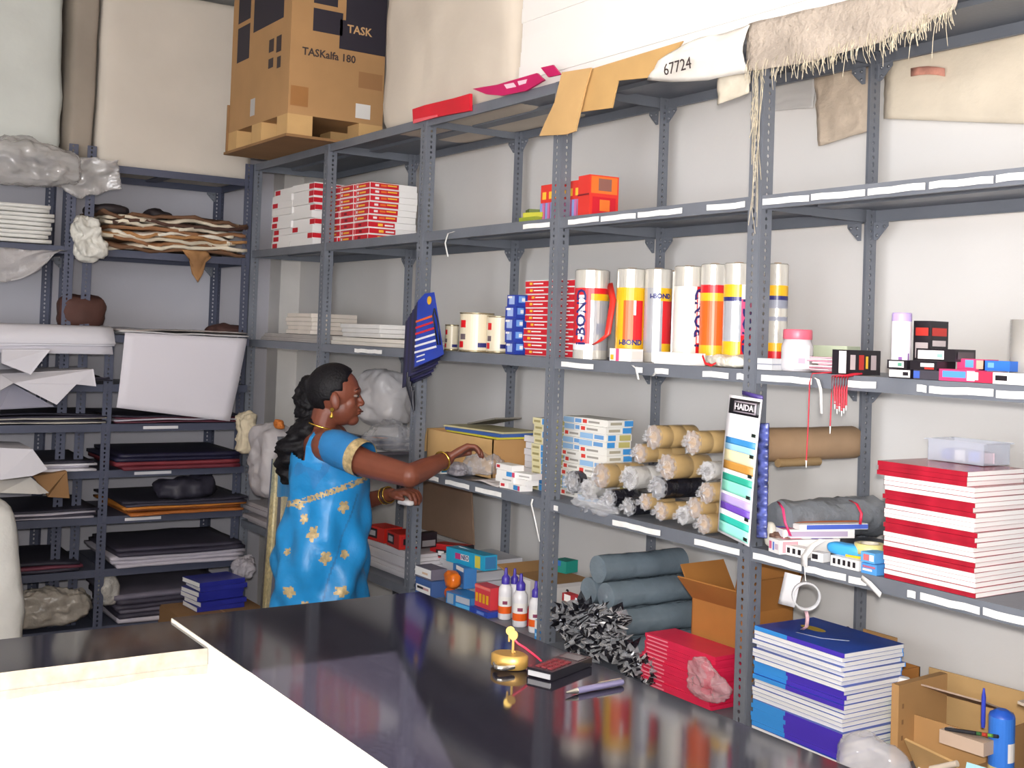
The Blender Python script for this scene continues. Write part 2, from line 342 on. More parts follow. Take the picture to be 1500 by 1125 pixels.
for y in (-.05, -.84): 
    for z in (2.344, 1.934):
        g = link('gusset', gm, lr, (XB+.02, y, z)); g.rotation_euler = (0, 0, math.pi/2); g.scale.x = -1
for z, a, b in ((1.13, 210, 261), (.91, 197, 251), (.69, 183, 236)):
    mb = MB(); ya, yb = Yat(a, XF2, z), Yat(b, XF2, z); mb.box(XF2+.0005, XF2+.002, ya, yb, z-.026, z-.012, M('d8d6d8', .8, var=.04)); mb.build('label_strip', lr)
# top of the left rack
CREAM = M('c9c0b4', .85, var=.05, scale=2.5, bump=.2, bscale=6)
mb = MB(); softbox(mb, (-1.13, -.40, 2.38+.445), (.21, .392, .452), CREAM, 26, .010, 2.2, 3, 90, 60)
mb.build('fabric_sack', label='large cream cloth sack standing on the left rack beside the carton', cat='sack')
mb = MB(); softbox(mb, (-1.14, -.862, 2.38+.47), (.20, .062, .47), M('8f8478', .85, var=.08, scale=3, bump=.2, bscale=8), 9, .012, 3, 5, 40, 30)
mb.build('cloth_bundle', label='narrow grey-brown upright bundle squeezed between two pale sacks', cat='bundle')
mb = MB(); softbox(mb, (-1.17, -1.30, 2.38+.46), (.15, .36, .46), M('c6c8c2', .8, var=.05, scale=3, bump=.3, bscale=5), 10, .018, 3.0, 8, 60, 40, ridge=.4)
mb.build('plastic_sack', label='pale greenish-white plastic sack at the top left corner', cat='sack')
# crumpled polythene roll hanging over the top left shelf
GPL = M('c4c0be', .1, var=.1, scale=9, bump=.5, bscale=18, alpha=.5, spec=1.0)
mb = MB(); softbox(mb, (-.84, -1.22, 2.33), (.10, .34, .105), GPL, 2.6, .035, 6, 2, 60, 30, ridge=.5)
mb.build('crumpled_polythene', label='shiny crumpled clear polythene lying over the top shelf edge', cat='plastic wrap')
mb = MB()
mb.grid(lambda u, v: (-.885+.03*fbm((u*4, v*6, 1), 3)+.02, -.99+.28*u+.05*v*(u-.5), 2.40-.20*v*(1-.6*abs(u-.45))+.02*fbm((u*6, v*3, 0), 1)), 18, 12, GPL, True, .001)
mb.build('polythene_scrap', label='loose flap of clear polythene hanging by the twin left posts', cat='plastic wrap')
# hides on the second shelf
HB = [M(c, .8, var=.22, scale=6, bump=.2, bscale=12) for c in ('6a4a33', '8a6040', '4a3026', 'a07448')]; HC = [M(c, .85, var=.08, scale=5) for c in ('d8cdb8', 'c9bda8', 'e0d8c8')]
t = thing('leather_hides', 'untidy pile of brown and cream leather hides on the second shelf', 'leather pile'); R = random.Random(4); zz = 1.975
for i in range(11):
    mt = (HB+HC+HC)[[0, 4, 1, 5, 3, 6, 1, 4, 2, 8, 0][i]]; mb = MB(); ya, yb = -.80+R.uniform(-.02, .10), -.02-R.uniform(0, .12)
    amp = R.uniform(.012, .03); sd = i*5+2
    def f(u, v, ya=ya, yb=yb, zz=zz, amp=amp, sd=sd, i=i):
        y = ya+(yb-ya)*u; x = -1.32+.44*v+(.035*fbm((y*7, i, 0), sd) if v > .9 else 0)
        fold = max(0, v-.82)/.18
        return (x, y, zz+.012+amp*fbm((y*5, x*4, i), sd)-fold*(.006+.040*max(0, noise.noise((y*8, i*1.7, 3)))))
    mb.grid(f, 26, 8, mt, True, .015); mb.build('hide', t); zz += .0158
mb = MB()
mb.grid(lambda u, v: (-.884+.012*fbm((u*3, v*3, 0), 2)+.006*v, -.36+.13*u+.02*(v-.5), 1.985-(.16 if .2 < u < .8 else .10)*v*(1-1.4*abs(u-.5))+.006), 10, 8, HB[3], True, .004); mb.build('hide', t)
mb = MB(); softbox(mb, (-1.10, -.69, 2.17), (.14, .10, .03), M('2a2224', .7, var=.2), 3, .02, 8, 4); mb.build('hide', t)
mb = MB(); softbox(mb, (-1.10, -.44, 2.165), (.14, .07, .026), M('2e2527', .7, var=.2), 3, .02, 8, 9); mb.build('hide', t)
WB = M('d2cfc6', .5, var=.1, scale=9, bump=.6, bscale=20)
mb = MB(); softbox(mb, (-.855, -.835, 2.0), (.05, .068, .105), WB, 2.6, .03, 9, 6, ridge=.6); mb.build('plastic_bag', label='crumpled white plastic bag bulging between the twin left posts', cat='bag')
pile('white_cloth_stack', 'tall stack of folded off-white cloths at the left edge', 'cloth stack', -1.3, -.86, -1.70, -1.0, 1.97, [M('cfcdc8', .85, var=.05)]*9, .016, .004, .015, .006, seed=3, part='cloth')
mb = MB(); mb.grid(lambda u, v: (-.86+.03*fbm((u*5, v*3, 0), 2), -1.45+.52*u, 1.945-.16*v*math.sin(math.pi*min(1, u*1.1))**.6-.01*fbm((u*7, v*4, 0), 4)), 20, 10, M('b4b0b0', .3, var=.1, bump=.7, bscale=14, alpha=.8), True, .001)
mb.build('sagging_polythene', label='grey polythene sagging below the left cloth stack', cat='plastic wrap')
# third shelf
mb = MB(); softbox(mb, (-.98, -.83, 1.556+.105), (.08, .105, .08), M('4b2c24', .75, var=.15, bump=.3, bscale=14), 4, .02, 7, 3, ridge=.3)
mb.build('leather_bag', label='dark reddish-brown leather scrap bag on the third left shelf', cat='bag')
LWH = M('cfccd2', .8, var=.03, scale=2); LWH2 = M('bdbac2', .8, var=.03, scale=2)
pile('large_white_sheets', 'wide white paper sheets drooping over the left shelf under the leather bag', 'paper', -1.30, -.735, -1.60, -.72, 1.556, [LWH2, LWH, LWH], .004, .012, .012, .004, -.82, .9, seed=11)
pile('polythene_covered_sheets', 'sheets under clear polythene above the hanging white sheet', 'paper', -1.28, -.80, -.69, -.05, 1.556, [PAPERG, M('a39a96', .25, var=.2, bump=.8, bscale=12, alpha=.85)], .006, .006, .015, .022, seed=5)
mb = MB(); softbox(mb, (-1.0, -.09, 1.556+.035), (.10, .085, .035), M('4a2f2a', .8, var=.2), 3, .02, 9, 7); mb.build('leather_scrap', label='small dark brown leather scrap in the corner of the third left shelf', cat='leather')
a, b, c, d = pX(183, 487, -.79), pX(362, 496, -.79), pX(336, 617, -.765), pX(170, 597, -.765)
def hang(u, v):
    p = (a*(1-u)+b*u)*(1-v)+(d*(1-u)+c*u)*v; return p+Vector((.012*math.sin(v*2.6)+.004*noise.noise((u*3, v*3, 1)), 0, 0))
mb = MB(); mb.grid(hang, 12, 14, M('d6d1d8', .75, var=.02, scale=2), True, .0015)
mb.grid(lambda u, v: (a*(1-u)+b*u)+Vector((-.25*v, 0, .004*v)), 6, 4, M('d6d1d8', .75, var=.02, scale=2), True, .0015)
mb.build('hanging_sheet', label='large blank white sheet hanging down in front of the left rack', cat='paper')
def corner_flap(name, label, pts, X, mat, z=None):
    P = [pX(x, y, X+.02*i) for i, (x, y) in enumerate(pts)]; mb = MB()
    cen = sum(P, Vector())/len(P)
    P2 = [p+Vector((-.003, 0, 0)) for p in P]; n = len(P)
    mb.poly(P, mat); mb.poly(list(reversed(P2)), mat)
    for i in range(n): j = (i+1) % n; mb.poly([P[j], P[i], P2[i], P2[j]], mat)
    # the rest of the sheet lies back on its shelf
    bk = Vector((-.30, 0, .004)); dn = Vector((0, 0, -.002)); a_, b_ = P[0], P[1]
    mb.faces([a_, b_, b_+bk, a_+bk, a_+dn, b_+dn, b_+bk+dn, a_+bk+dn], [(0, 1, 2, 3), (7, 6, 5, 4), (1, 5, 6, 2), (0, 3, 7, 4), (3, 2, 6, 7)], mat)
    mb.build(name, label=label, cat='paper')
corner_flap('paper_corner', 'white paper corner pointing down below the drooping left sheets', [(2, 512), (74, 512), (45, 549), (2, 532)], -.72, LWH)
corner_flap('bent_sheet', 'white bent sheet sticking out from the fourth left shelf', [(0, 548), (137, 541), (141, 566), (112, 563), (83, 593), (20, 561), (0, 572)], -.74, LWH)
corner_flap('grey_sheet', 'grey triangular sheet below the bent white sheet at left', [(0, 574), (18, 562), (80, 596), (0, 600)], -.755, M('8d8b98', .8, var=.03))
DK = M('2b2936', .6, var=.15); DK2 = M('3a3644', .6, var=.12); MAR = M('5a2a38', .6, var=.15); OR = M('a8622a', .6, var=.12); NAVY = M('1c1a33', .5, var=.1); CRE = M('cfc7b8', .8, var=.05); LIL = M('b8b2bc', .8, var=.04)
def lp(name, label, y0, y1, z, mats, x1=-.80, th=.006, wave=.006, droop=0.0, seed=0, gap=.003, x0=-1.30): pile(name, label, 'paper', x0, x1, y0, y1, z, mats, th, gap, .02, wave, XF2 if droop else None, droop, seed)
lp('dark_sheets', 'dark crumpled sheets on the shelf behind the left posts', -1.25, -.72, 1.32, [DK, DK2, DK], seed=20, wave=.03)
lp('mixed_sheets', 'mixed dark and maroon sheets directly under the hanging white sheet', -.68, -.06, 1.13, [MAR, LIL, MAR, DK], seed=21, wave=.014)
lp('cream_edged_sheets', 'dark sheets with two cream edges at far left', -1.60, -.74, 1.13, [CRE, DK, CRE, DK2, DK], seed=22, wave=.012)
lp('navy_folders', 'navy-black folders with red edges on the middle left shelf', -.66, -.05, .91, [M('6a2430', .6, var=.1), M('7a2c34', .6, var=.1), NAVY, NAVY], x1=-.78, th=.016, seed=23, wave=.004)
lp('white_page_bundle', 'white pages with dark sheets on the middle shelf at far left', -1.58, -.78, .91, [LWH, LIL, LWH, DK], th=.009, seed=24, wave=.008)
lp('orange_board_sheets', 'orange-brown board sheets under dark ones on the left rack', -.62, -.03, .69, [OR, M('7a4620', .6, var=.1), M('c47a2e', .6, var=.1), DK2, DK], x1=-.78, th=.010, seed=25, wave=.008)
lp('brown_card_sheets', 'brown card and pale sheets below the white pages at left', -1.55, -.76, .69, [LIL, DK2, LIL, DK], th=.008, seed=26, wave=.008)
lp('grey_folded_sheets', 'wide dark grey sheets over lilac-white sheets low on the left rack', -.66, -.03, .44, [LIL, LIL, LIL, DK2, DK2], x1=-.78, th=.014, seed=27, wave=.014)
lp('maroon_sheets', 'dull maroon sheets low at the far left', -1.45, -.80, .44, [DK2, M('6a3444', .6, var=.1), DK], th=.012, seed=28, wave=.012)
lp('grey_bottom_sheets', 'grey sheets on the lowest visible left shelf', -.64, -.05, .17, [LIL, DK2, M('6b6674', .6, var=.08), DK2, DK2, M('6b6674', .6, var=.08)], th=.02, seed=29, wave=.01)
mb = MB(); softbox(mb, (-.90, -.30, .80), (.10, .14, .05), DK, 3, .03, 9, 3, ridge=.4); mb.build('black_plastic', label='crumpled dark plastic lying above the orange-brown boards', cat='plastic wrap')
corner_flap('white_page', 'white page jutting out of the middle shelf at the left edge', [(0, 656), (48, 658), (70, 688), (48, 697), (0, 703)], -.70, LWH)
corner_flap('curled_page', 'white curled page under the jutting page at the left edge', [(0, 705), (45, 699), (72, 722), (58, 724), (0, 722)], -.72, M('c4bfb8', .8, var=.04))
corner_flap('brown_card', 'brown card square behind the curled white page', [(48, 698), (98, 690), (102, 730), (70, 728), (70, 722)], -.76, CARDD)
mb = MB(); softbox(mb, (-.88, -.95, .27), (.08, .20, .085), M('a8a096', .3, var=.2, bump=.8, bscale=14), 3, .03, 8, 4, ridge=.5); mb.build('plastic_bag', label='cream clear-plastic bag at the bottom of the left rack', cat='bag')
mb = MB(); softbox(mb, (-.86, -.665, .33), (.05, .05, .07), M('a8a49e', .4, var=.2, bump=.6), 3, .02, 9, 8); mb.build('plastic_wad', label='small grey plastic wad beside the low left post', cat='plastic wrap')
# white sack standing on the floor at the left edge, seen over the counter
WS = M('d3d1cc', .6, var=.06, scale=6, bump=.6, bscale=10)
mb = MB(); softbox(mb, (-.28, -1.37, .44), (.20, .16, .44), WS, 5, .022, 4, 11, 44, 30, ridge=.3, sag=.1); mb.build('white_plastic_sack', label='white plastic sack standing at the left edge behind the counter', cat='sack')
# blue exercise books on the near end of the left rack's lowest shelf
def book_mesh(a, b, th, cover, spine_stripe=None, page=PAPER, n=3):
    """softcover book, spine on -y; base centre at origin"""
    mb = MB(); t = .0012
    mb.box(-a/2, a/2, -b/2, b/2, 0, t, cover); mb.box(-a/2, a/2, -b/2, b/2, th-t, th, cover); mb.box(-a/2, a/2, -b/2-.0006, -b/2+.0008, 0, th, cover)
    for i in range(n):
        z0 = t+(th-2*t)*i/n; z1 = t+(th-2*t)*(i+1)/n; mb.box(-a/2+.001+.0008*(i % 2), a/2-.001-.0008*(i % 2), -b/2+.001, b/2-.002, z0, z1, page)
    if spine_stripe: mb.box(-a/2, -a/2+a*.35, -b/2-.0012, -b/2, 0, th, spine_stripe)
    return mb.mesh('book')
BL = M('2a2f8f', .35, var=.15, scale=5); BLL = M('2f7fd0', .35, var=.1)
bm1 = book_mesh(.24, .18, .022, BL, None); zz = .48
for i in range(6):
    p = pX(318, 880, -.62)
    o = link('exercise_book', bm1, None, (-.66+rnd.uniform(-.012, .012), p.y+rnd.uniform(-.012, .012), .255+i*.0235), math.pi/2+.1+rnd.uniform(-.06, .06), 'blue-covered exercise book by the left rack, '+nth(i, 6)+' of its small stack', 'book', 'blue exercise books beside the left rack')
mb = MB(); mb.box(-.83, -.47, p.y-.22, p.y+.20, 0, .253, CARDD); mb.box(-.84, -.46, p.y-.005, p.y+.005, .10, .2535, CARD)
mb.build('low_carton', label='low brown carton under the blue exercise books', cat='carton')
# ------------------------------------------------------------------ top shelf of the back rack
INK = MF('2a2530'); INK2 = MF('3b2f2e')
ca = thing('copier_carton', 'tall brown copier carton on a cardboard pallet high in the corner', 'carton', (-.32, .01, Z6))
A, B, H, PZ = .73, .47, .74, .105
mb = MB(); mb.box(-A/2, A/2, -B/2, B/2, PZ, PZ+H, M('b0875a', .85, var=.06, scale=4)); mb.build('box_body', ca)
mb = MB(); mb.box(-A/2-.03, A/2+.02, -B/2-.012, B/2, 0, .012, CARDD); mb.box(-A/2-.012, -A/2-.004, -B/2-.01, B/2, .012, PZ+.14, CARDD); mb.build('pallet_base', ca)
for x in (-A/2+.05, 0, A/2-.06):
    for y in (-B/2+.06, B/2-.06): mb = MB(); mb.box(x-.06, x+.06, y-.06, y+.06, .012, PZ, CARDL); mb.build('pallet_foot', ca)
def face_rect(parent, name, face, u0, v0, u1, v1, mat, e=.001):
    mb = MB(); P = []
    for (u, v) in ((u0, v0), (u1, v0), (u1, v1), (u0, v1)):
        P.append((A/2+e, -B/2+u*B, PZ+v*H) if face == '+x' else (-A/2+u*A, -B/2-e, PZ+v*H))
    mb.poly(P, mat); return mb.build(name, parent)
for r_ in ((.22, .52, .53, .66), (.22, .69, .47, .95), (.56, .44, 1.0, .95), (.50, .44, .56, .62)): face_rect(ca, 'printed_panel', '+x', *r_, INK)
face_rect(ca, 'tape_patch', '+x', .02, .05, .20, .17, M('a2703f', .5, var=.05)); face_rect(ca, 'carry_slot', '+x', .70, .03, .86, .12, MF('d9d6d2'))
face_rect(ca, 'carry_slot', '-y', .38, .06, .46, .17, MF('bcb8b4'))
for r_ in ((.10, .45, .32, .68), (.10, .71, .32, .97), (.38, .60, .88, .82), (.38, .86, .90, .98)): face_rect(ca, 'printed_panel', '-y', *r_, INK)
for r_ in ((.66, .42, .74, .50), (.78, .40, .86, .50), (.66, .32, .74, .38), (.80, .30, .86, .37)): face_rect(ca, 'handling_mark', '-y', *r_, INK2)
face_rect(ca, 'handling_mark', '+x', .72, .22, .98, .32, M('9a7048', .8, var=.03)); 
letter('TASKalfa 180', INK2, ca, .048, (A/2+.002, -B/2+.40*B, PZ+.385*H), (0, 1, 0), (0, 0, 1), .001)
letter('TASK', MF('c9a070'), ca, .052, (A/2+.002, -B/2+.71*B, PZ+.57*H), (0, 1, 0), (0, 0, 1), .001)
mb = MB(); softbox(mb, (.93, .24, Z6+.42), (.50, .205, .43), M('cfc3b4', .85, var=.05, scale=2.5, bump=.25, bscale=6), 16, .022, 2.3, 12, 90, 60, ridge=.25)
mb.build('cloth_bale', label='big beige cloth bale on the top shelf right of the carton', cat='bale')
t = thing('foam_board_stack', 'stack of wide white foam boards on the top shelf', 'boards')
for i in range(8):
    mb = MB(); o_ = .012*noise.noise((i*1.3, 0, 0)); mb.box(1.47+o_, 3.44+o_, .05+o_*.6, .42, Z6+.003+i*.052, Z6+.0545+i*.052, M('ece8e4', .8, var=.02, scale=2)); mb.build('board', t)
def slab(name, label, cat, pts, Y, mat, th=.004, tilt=0.0, parent=None, n=None):
    """flat cut-out held near the rack front at depth Y, with real thickness"""
    P = [pY(x, y, Y+tilt*i) for i, (x, y) in enumerate(pts)]; d = Vector((0, th, 0)); mb = MB(); mb.poly(P, mat); Q = [p+d for p in P]; mb.poly(list(reversed(Q)), mat)
    for i in range(len(P)): j = (i+1) % len(P); mb.poly([P[j], P[i], Q[i], Q[j]], mat)
    return mb.build(name, parent, label=label, cat=cat)
RED = M('d3162c', .45, var=.08, scale=6); PINK = M('c0145c', .45, var=.08)
t = thing('red_carton_flat', 'flattened red carton lying on the top shelf edge', 'carton')
slab('panel', None, None, [(604, 160), (622, 154), (664, 144), (688, 137), (688, 162), (640, 171), (605, 180)], -.012, RED, .012, parent=t); slab('flap', None, None, [(606, 175), (640, 168), (640, 171), (605, 181)], -.018, M('e8606a', .5), .004, parent=t)
t = thing('magenta_packet', 'magenta printed packet drooping over the top shelf edge', 'packet')
slab('cover', None, None, [(692, 130), (728, 124), (786, 107), (797, 117), (770, 133), (735, 140), (712, 138)], -.02, PINK, .008, parent=t)
for p in ([(738, 124), (752, 121), (756, 127), (742, 130)], [(758, 119), (772, 116), (770, 122), (760, 125)]): slab('white_print', None, None, p, -.0215, MF('e8c8d4'), .001, parent=t)
slab('magenta_card', 'small magenta card with white edge by the cardboard flap', 'card', [(792, 99), (810, 95), (821, 109), (803, 113)], -.02, PINK, .006)
t = thing('cardboard_flaps', 'torn open brown cardboard hanging over the top shelf edge', 'cardboard')
slab('flap', None, None, [(823, 106), (866, 99), (857, 130), (843, 192), (828, 197), (790, 199), (797, 182), (812, 150)], -.05, CARDL, .005, parent=t)
slab('flap', None, None, [(866, 101), (1000, 60), (985, 84), (957, 113), (905, 118), (896, 158), (850, 164)], -.035, M('c19a62', .85, var=.05), .005, parent=t)
t = thing('handwritten_sack', 'white woven sack with a handwritten number beside the frayed cloth', 'sack')
def sk(u, v):
    tl, tr, br, bl = pY(1003, 64, -.04), pY(1100, 37, -.04), pY(1099, 106, -.03), pY(950, 117, -.03)
    p = (tl*(1-u)+tr*u)*(1-v)+(bl*(1-u)+br*u)*v; return p+Vector((0, -.035*math.sin(math.pi*v)*(.6+.4*u)-.012*fbm((u*4, v*3, 0), 2), -.012*math.sin(math.pi*u)*v))
mb = MB(); mb.grid(sk, 18, 10, M('e6e1da', .75, var=.03, bump=.2, bscale=10), True, .003); mb.build('sack_front', t)
p = pY(992, 98, -.085); letter('67724', INK2, t, .046, p, Vector((1, -.02, .04)), (0, -.15, 1))
JUTE = M('a89c90', .9, var=.12, scale=14, bump=.5, bscale=60)
t = thing('frayed_sackcloth', 'grey-brown woven sackcloth with frayed fringe over the top shelf edge', 'sackcloth')
top = [(1100, 36), (1180, 18), (1270, -6), (1340, -24), (1412, -44)]; bot = [(1102, 106), (1190, 92), (1280, 66), (1345, 44), (1405, 14)]
def lerp_l(L, u): k = min(int(u*(len(L)-1)), len(L)-2); f = u*(len(L)-1)-k; return (L[k][0]*(1-f)+L[k+1][0]*f, L[k][1]*(1-f)+L[k+1][1]*f)
def jut(u, v):
    a_, b_ = lerp_l(top, u), lerp_l(bot, u); p = pY(a_[0]*(1-v)+b_[0]*v, a_[1]*(1-v)+b_[1]*v, -.03); return p+Vector((0, -.012*fbm((u*7, v*2, 0), 3)-.01, 0))
mb = MB(); mb.grid(jut, 30, 8, JUTE, True, .003); mb.build('cloth', t)
mb = MB(); TH_ = M('c9bda6', .8, var=.2, scale=40)
for i in range(230):
    u = rnd.random(); p = jut(u, 1.0-.25*rnd.random()**2)+Vector((0, -.004, 0)); L = rnd.uniform(.015, .045)*(2.2 if rnd.random() < .06 else 1); dx = rnd.uniform(-.012, .012)
    mb.tube([p, p+Vector((dx*.5, -.004, -L*.5)), p+Vector((dx, rnd.uniform(-.004, .004), -L))], .0009, TH_, 3, cap=False)
o = mb.build('fringe', t); o['kind'] = 'stuff'
mb = MB()
for i in range(14):
    x = 2.695+rnd.uniform(-.02, .012); L = rnd.uniform(.25, .55); pts = [Vector((x+.006*math.sin(k*1.7+i)+rnd.uniform(-.003, .003), -.012+rnd.uniform(-.006, .002), Z6-.02-L*k/7)) for k in range(8)]
    mb.tube(pts, .0012, TH_, 3, cap=False)
o = mb.build('long_threads', t); o['kind'] = 'stuff'
mb = MB(); mb.grid(lambda u, v: pY(1052+46*u, 110+(44-14*u)*v-4*u, -.015)+Vector((0, .006*fbm((u*5, v*4, 0), 7), 0)), 10, 8, M('c8bfae', .9, var=.1, scale=20), True, .002); mb.build('torn_flap', t)
def cloth_at(name, label, q, Y, mat, amp=.008, sd=0, th=.003):
    def f(u, v):
        x = (q[0][0]*(1-u)+q[1][0]*u)*(1-v)+(q[3][0]*(1-u)+q[2][0]*u)*v; y = (q[0][1]*(1-u)+q[1][1]*u)*(1-v)+(q[3][1]*(1-u)+q[2][1]*u)*v
        return pY(x, y, Y)+Vector((0, amp*fbm((u*4, v*5, 0), sd), 0))
    mb = MB(); mb.grid(f, 14, 12, mat, True, th); return mb.build(name, label=label, cat='sackcloth')
cloth_at('tan_sackcloth', 'tan sackcloth square hanging behind the tall back post', [(1193, 112), (1277, 96), (1280, 190), (1200, 214)], .485, M('c6b4a0', .9, var=.08, scale=20, bump=.3, bscale=40))
t = cloth_at('beige_banner_sack', 'wide beige sack with red print hanging against the wall at right', [(1296, 88), (1512, 40), (1512, 182), (1296, 174)], .49, M('d5c8b4', .9, var=.05, scale=8, bump=.2, bscale=20), .006, 4)
mb = MB(); mb.grid(lambda u, v: pY(1334+50*u, 112-12*v-6*u*(1-u)*2, .474), 4, 2, M('cf8f7c', .9, var=.2, scale=30), True, .001); mb.build('red_print', t)
cloth_at('pale_polythene', 'pale polythene strip hanging under the frayed cloth on the wall', [(1128, 128), (1196, 114), (1192, 158), (1130, 163)], .49, M('dcd8d4', .4, var=.04, alpha=.6), .004, 9)
# ------------------------------------------------------------------ second shelf (Z5)
FWT = MF('ece9e6', .5); FRD = MF('c81a2a', .45); FYL = MF('f0b93a', .5); FDK = MF('7a1420', .5); FOR = MF('e2702a', .5)
def boxrow(name, label, cat, group, a, b, c, mat, decals, spots, variants=None):
    """spots: (x, y, z, rot[, variant]); separate things sharing mesh data"""
    ms = []
    for dc in (variants or [decals]):
        mb = MB(); pbox(mb, a, b, c, mat, dc); ms.append(mb.mesh(name))
    for s in spots: link(name, ms[s[4] if len(s) > 4 else 0], None, s[:3], s[3], label+(', '+s[5] if len(s) > 5 else ''), cat, group)
va = [('-y', .04, .15, .30, .85, FRD), ('+x', .35, .2, 1, .85, FRD), ('+x', .55, .35, .8, .65, FWT)]; vb = [('-y', .78, .1, 1.0, .85, FRD), ('+x', 0, .15, .9, .85, FRD), ('+x', .3, .4, .6, .6, FWT)]; vc = []
sp = []; hh = .0335
for i in range(9):
    for j in range(2): sp.append((-.60+j*.252+rnd.uniform(-.006, .006), .14+rnd.uniform(-.012, .006), Z5+.001+i*hh, rnd.uniform(-.02, .02), rnd.choice([0, 1, 1, 2]) if j else rnd.choice([0, 0, 2]), ('right' if j else 'left')+' half, '+nth(i, 9)))
boxrow('white_paper_box', 'flat white box in the corner stack', 'box', 'white boxes with red labels on the second shelf', .246, .20, hh-.001, FWT, None, sp, [va, vb, vc])
dA = [('-y', .03, .12, .97, .9, FRD), ('-y', .25, .35, .7, .62, FYL), ('-y', .1, .3, .2, .7, FWT), ('+x', 0, .12, .60, .9, FRD), ('+x', .1, .35, .18, .7, FWT), ('+x', .22, .4, .34, .7, FOR), ('+x', .36, .5, .56, .72, FYL), ('+z', 0, 0, 1, .6, FRD)]
dB = [('-y', .03, .12, .97, .9, FRD), ('-y', .3, .3, .5, .7, FDK), ('+x', 0, .12, .55, .9, FRD), ('+x', .2, .3, .3, .7, FYL), ('+x', .34, .35, .52, .6, FWT)]
sp = []; hh = .0285
for i in range(9):
    for j in range(3): sp.append((-.035+.143*j+rnd.uniform(-.005, .005), .170+rnd.uniform(-.006, .006), Z5+.001+i*hh, rnd.uniform(-.02, .02), rnd.choice([0, 0, 1]), ['left', 'middle', 'right'][j]+' column, '+nth(i, 9)))
boxrow('red_label_box', 'flat red-labelled box by the second front post', 'box', 'red-labelled boxes on the second shelf', .136, .235, hh-.001, FWT, None, sp, [dA, dB])
# orange match-style boxes by the third post
FO = MF('d8342a', .45); FP = MF('c76a9a', .5); FB = MF('7f93c8', .5)
zig = [('-y', 0, .52, 1, 1, FO)]+[('-y', .04+.155*i, .60, .13+.155*i, .80, FYL) for i in range(6)]+[('-y', .0+.125*i, 0, .07+.125*i, .5, FB) for i in range(8)]+[('-y', .07+.125*i, 0, .125+.125*i, .5, FP) for i in range(8)]+[('+x', .1, .55, .9, .95, FYL), ('+x', .25, .62, .8, .9, FDK), ('+x', .2, .1, .8, .4, FOR)]
mb = MB(); pbox(mb, .245, .095, .125, FO, zig); mb.build('firecracker_box', loc=(1.735, .055+.05, Z5+.001), label='red box with yellow zigzag stripes on the second shelf', cat='box')
mb = MB(); pbox(mb, .07, .11, .13, FO, [('+x', .05, .55, .95, .97, FOR), ('+x', .3, .62, .75, .92, MF('8a5a50')), ('+x', .1, .04, .9, .46, FRD), ('+x', .35, .12, .7, .4, FOR), ('-y', 0, .5, 1, .54, FDK)]); mb.build('red_emblem_box', loc=(1.905, .078, Z5+.001), rot=-.1, label='orange-red box with round emblem beside the third front post', cat='box')
mb = MB(); mb.cbox((0, 0, .008), (.05, .035, .008), MF('8f9a30')); mb.cbox((.008, .004, .024), (.042, .03, .008), MF('b8b43a'), Matrix.Rotation(.3, 3, 'Z')); mb.cbox((-.01, -.002, .038), (.03, .022, .006), MF('5c6a34'), Matrix.Rotation(-.4, 3, 'Z'))
mb.build('green_packets', loc=(1.58, .06, Z5+.001), label='small green-yellow packets left of the zigzag box', cat='packet')
# ------------------------------------------------------------------ third shelf (Z4)
def dist(P): return (Vector(P)-CAM).dot(CF)
def spot(px, Y, Z): return Vector((Xat(px, Y, Z), Y, Z))
PHI = math.atan2(-(.557), .83)
def printed_cyl(mb, r, z0, z1, colf, rows, n=36, edge=None):
    for i in range(n):
        a0, a1 = 2*math.pi*i/n, 2*math.pi*(i+1)/n; mid = (a0+a1)/2-PHI; mid = (mid+math.pi) % (2*math.pi)-math.pi
        for j in range(len(rows)-1):
            za, zb = z0+(z1-z0)*rows[j], z0+(z1-z0)*rows[j+1]; mt = colf(math.degrees(mid), (rows[j]+rows[j+1])/2)
            mb.faces([(r*math.cos(a0), r*math.sin(a0), za), (r*math.cos(a1), r*math.sin(a1), za), (r*math.cos(a1), r*math.sin(a1), zb), (r*math.cos(a0), r*math.sin(a0), zb)], [(0, 1, 2, 3)], mt, True)
def wrap_text(txt, mat, size, r, phi, zc, parent, vertical=1, bold=.0, name='lettering'):
    src = text_mesh(txt, mat, size, bold); me = src.copy(); me.name = name
    for v in me.vertices:
        x, y, e = v.co; e = r+.0008+(.0003 if e > 0 else 0)
        if vertical: ang, z = PHI+math.radians(phi)-vertical*y/r, zc+vertical*x
        else: ang, z = PHI+math.radians(phi)+x/r, zc+y
        v.co = (e*math.cos(ang), e*math.sin(ang), z)
    return link(name, me, parent)
FILM = M('d9d5cc', .16, .35, var=.05, scale=3, spec=.8); FILMW = M('e9e6de', .2, .1, var=.04, spec=.7)
CY = MF('e9b21e', .35); CRr = MF('d62027', .35); CO = MF('e8621e', .35); CN = MF('2a2a6a', .35); CW = MF('efedf0', .35); CS = M('c4c6cc', .2, .4, var=0); CPK = MF('e65a86', .35); CG = MF('8f92a0', .4)
